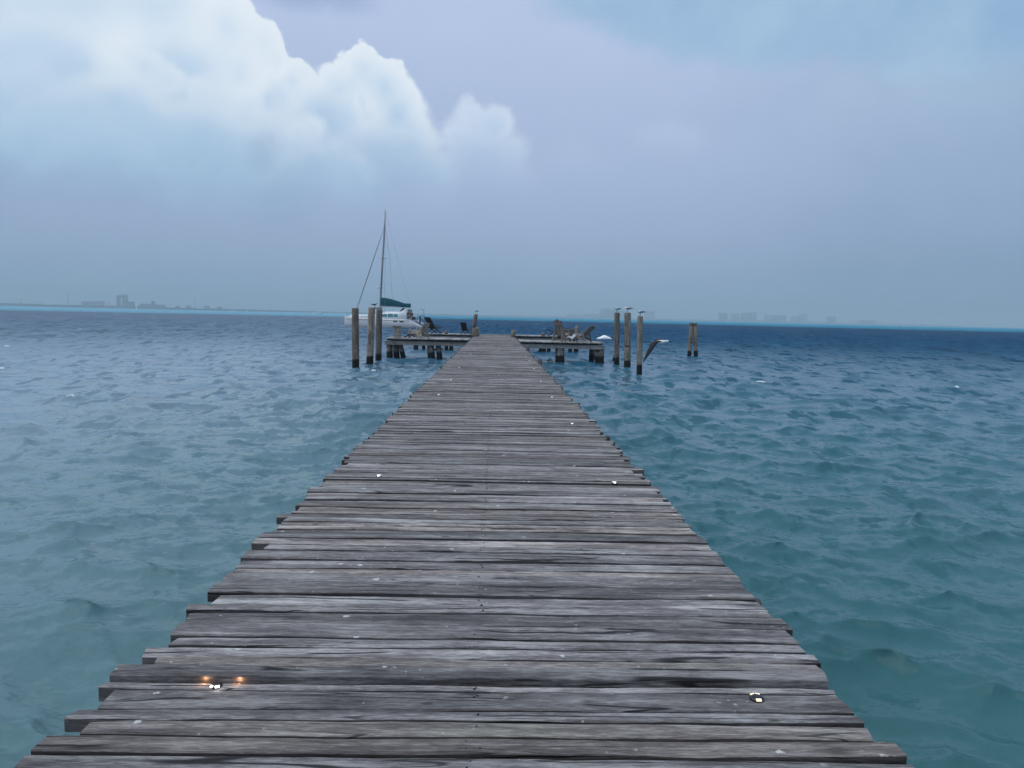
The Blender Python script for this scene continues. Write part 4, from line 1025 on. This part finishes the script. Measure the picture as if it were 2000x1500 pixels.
def person(loc, rz, pose, clothes, label):
    """continuous skinned body; shirt and shorts are slightly larger shells over it"""
    t = thing('person', loc, label, 'person', None, rz)
    J = pose
    edges_ = [('pelvis', 'waist'), ('waist', 'chest'), ('chest', 'neck'), ('neck', 'head'), ('head', 'crown')]
    rad = dict(pelvis=.155, waist=.135, chest=.165, neck=.06, head=.095, crown=.075, shl=.065, shr=.065, ell=.045, elr=.045, hal=.04, har=.04, hil=.095, hir=.095, knl=.065, knr=.065, anl=.045, anr=.045, tol=.04, tor=.04)
    for s in 'lr':
        edges_ += [('chest', 'sh'+s), ('sh'+s, 'el'+s), ('el'+s, 'ha'+s), ('pelvis', 'hi'+s), ('hi'+s, 'kn'+s), ('kn'+s, 'an'+s), ('an'+s, 'to'+s)]
    def skin(names, eds, grow, name, m_, root):
        ids = {n_: i for i, n_ in enumerate(names)}
        me = bpy.data.meshes.new(name); me.from_pydata([J[n_] for n_ in names], [(ids[a], ids[b_]) for a, b_ in eds], [])
        o = bpy.data.objects.new(name, me); col.objects.link(o); o.parent = t
        md = o.modifiers.new('skin', 'SKIN')
        for n_, sv_ in zip(names, me.skin_vertices[0].data):
            r_ = rad[n_]*grow; sv_.radius = (r_*1.15 if n_ in ('chest', 'pelvis') else r_, r_); sv_.use_root = n_ == root
        sb = o.modifiers.new('subd', 'SUBSURF'); sb.levels = 1; sb.render_levels = 1
        me.materials.append(m_); return o
    skin(list(rad), edges_, 1.0, 'body', M['skin'], 'pelvis')
    sn = ['waist', 'chest', 'shl', 'shr', 'ell', 'elr']
    skin(sn, [('waist', 'chest'), ('chest', 'shl'), ('chest', 'shr'), ('shl', 'ell'), ('shr', 'elr')], 1.13, 'shirt', M[clothes[0]], 'waist')
    sn = ['pelvis', 'hil', 'hir', 'knl', 'knr']
    skin(sn, [('pelvis', 'hil'), ('pelvis', 'hir'), ('hil', 'knl'), ('hir', 'knr')], 1.15, 'shorts', M[clothes[1]], 'pelvis')
    h = MB(); c = (Vector(J['head'])+Vector(J['crown']))/2 + Vector((-.015, 0, .035)); ellip(h, c, (.115, .10, .10)); h.build('hair', M['hair'], t, True)
    n_ = MB(); ellip(n_, Vector(J['head'])+Vector((.10, 0, 0)), (.025, .014, .018), None, 6, 4); n_.build('nose', M['skin'], t, True)
    return t
SIT = dict(pelvis=(0, 0, .52), waist=(-.03, 0, .72), chest=(-.02, 0, .98), neck=(0, 0, 1.18), head=(.03, 0, 1.33), crown=(.03, 0, 1.42),
           shl=(-.02, .2, 1.08), shr=(-.02, -.2, 1.08), ell=(.12, .26, .84), elr=(.12, -.26, .84), hal=(.34, .2, .78), har=(.34, -.2, .78),
           hil=(.03, .1, .50), hir=(.03, -.1, .50), knl=(.44, .14, .52), knr=(.44, -.14, .52), anl=(.44, .14, .09), anr=(.44, -.14, .09), tol=(.58, .15, .04), tor=(.58, -.15, .04))
STAND = dict(pelvis=(0, 0, .92), waist=(.01, 0, 1.10), chest=(.03, 0, 1.36), neck=(.05, 0, 1.54), head=(.09, 0, 1.66), crown=(.10, 0, 1.75),
             shl=(.03, .2, 1.45), shr=(.03, -.2, 1.45), ell=(.10, .27, 1.20), elr=(.22, -.25, 1.24), hal=(.30, .22, 1.08), har=(.46, -.15, 1.30),
             hil=(0, .1, .90), hir=(0, -.1, .90), knl=(.04, .11, .50), knr=(.02, -.12, .50), anl=(-.02, .11, .09), anr=(-.04, -.13, .09), tol=(.13, .13, .04), tor=(.11, -.15, .04))
bpy.context.view_layer.update()
def on_boat(x, y, z):
    return cat.matrix_world @ Vector((x, y, z))
person(on_boat(5.65, -1.7, 1.36), R(165), STAND, ('pink', 'red'), 'person in pale top and dark red shorts standing in the catamaran stern')
person(on_boat(4.55, -1.2, 1.42+.0) + Vector((.75, -.35, -.05)), R(-90), SIT, ('navy', 'navy'), 'person in dark clothes sitting by the catamaran cabin door')

# ------------------------------------------------------------------ distant boats
def motor_boat(p, D, L, label, fly=True):
    t = thing('motor_boat', (bx(p, D), D, 0), label, 'boat', 'small boats far out on the water')
    h = MB(); rings = []
    for (u, w, s_) in [(-.5, .02, .17), (-.38, .10, .15), (-.15, .15, .13), (.2, .155, .12), (.5, .14, .11)]:
        rings.append([(u*L, -w*L*.5, -.03*L), (u*L, -w*L, s_*L), (u*L, w*L, s_*L), (u*L, w*L*.5, -.03*L)])
    h.loft([r_[::-1] for r_ in rings]); h.build('hull', M['boatwhite'], t)
    c = MB(); c.loft([[(-.22*L, -.1*L, .12*L), (-.22*L, .1*L, .12*L), (-.10*L, .09*L, .27*L), (-.10*L, -.09*L, .27*L)], [(.28*L, -.11*L, .12*L), (.28*L, .11*L, .12*L), (.26*L, .1*L, .27*L), (.26*L, -.1*L, .27*L)]]); cb = c.build('cabin', M['boatwhite'], t)
    w = MB(); w.box((.06*L, 0, .21*L), (.30*L, .225*L, .055*L)); w.build('window', M['darkglass'], cb)
    if fly:
        f = MB(); f.box((.08*L, 0, .36*L), (.26*L, .2*L, .03*L)); 
        for sx in (-.03, .19):
            for sy in (-.08, .08): f.bar((sx*L, sy*L, .26*L), (sx*L, sy*L, .36*L), .02*L)
        f.build('flybridge', M['boatwhite'], t)
    return t
motor_boat(617, 1250, 15.0, 'largest white motor boat on the horizon, left of the catamaran')
motor_boat(451, 1500, 11.0, 'low white motor boat below the far shore, left of the largest one', False)
motor_boat(586, 1900, 6.5, 'tiny white boat just left of the largest motor boat', False)
motor_boat(1322, 1800, 7.0, 'tiny white boat between the right posts and the leaning pile pair', False)
motor_boat(1757, 1150, 5.0, 'left one of two small white boats at the far right', False)
motor_boat(1764, 1160, 4.6, 'right one of two small white boats at the far right', False)
def small_sailboat(p, D, L, mh, label, sail):
    t = thing('small_sailboat', (bx(p, D), D, 0), label, 'sailboat', 'small boats far out on the water')
    h = MB(); rings = []
    for (u, w, s_) in [(-.5, .02, .13), (-.3, .11, .11), (0, .15, .10), (.3, .14, .10), (.5, .1, .11)]:
        rings.append([(u*L, -w*L*.5, -.03*L), (u*L, -w*L, s_*L), (u*L, w*L, s_*L), (u*L, w*L*.5, -.03*L)])
    h.loft([r_[::-1] for r_ in rings]); h.build('hull', M['boatwhite'], t)
    c = MB(); c.box((0, 0, .14*L), (.35*L, .16*L, .08*L)); c.build('cabin', M['boatwhite'], t)
    m_ = MB(); m_.tube([(-.08*L, 0, .1*L), (-.08*L, 0, mh)], .16, 6); m_.build('mast', M['boatwhite'], t)
    s_ = MB(); a = (-.06*L, 0, mh*.96); b_ = (-.06*L, 0, mh*.15); c_ = (sail*L, .4, mh*.15)
    s_.add([a, b_, c_, (a[0], .12, a[2]), (b_[0], .12, b_[2]), (c_[0], .52, c_[2])], [(0, 1, 2), (5, 4, 3), (0, 3, 4, 1), (1, 4, 5, 2), (2, 5, 3, 0)]); s_.build('mainsail', M['sail'], t)
small_sailboat(263, 1450, 8.0, 15.5, 'small white sailing boat just right of the far twin towers', .18)
small_sailboat(478, 1900, 5.0, 6.5, 'tiny white sailing boat right of the low white motor boat', .45)
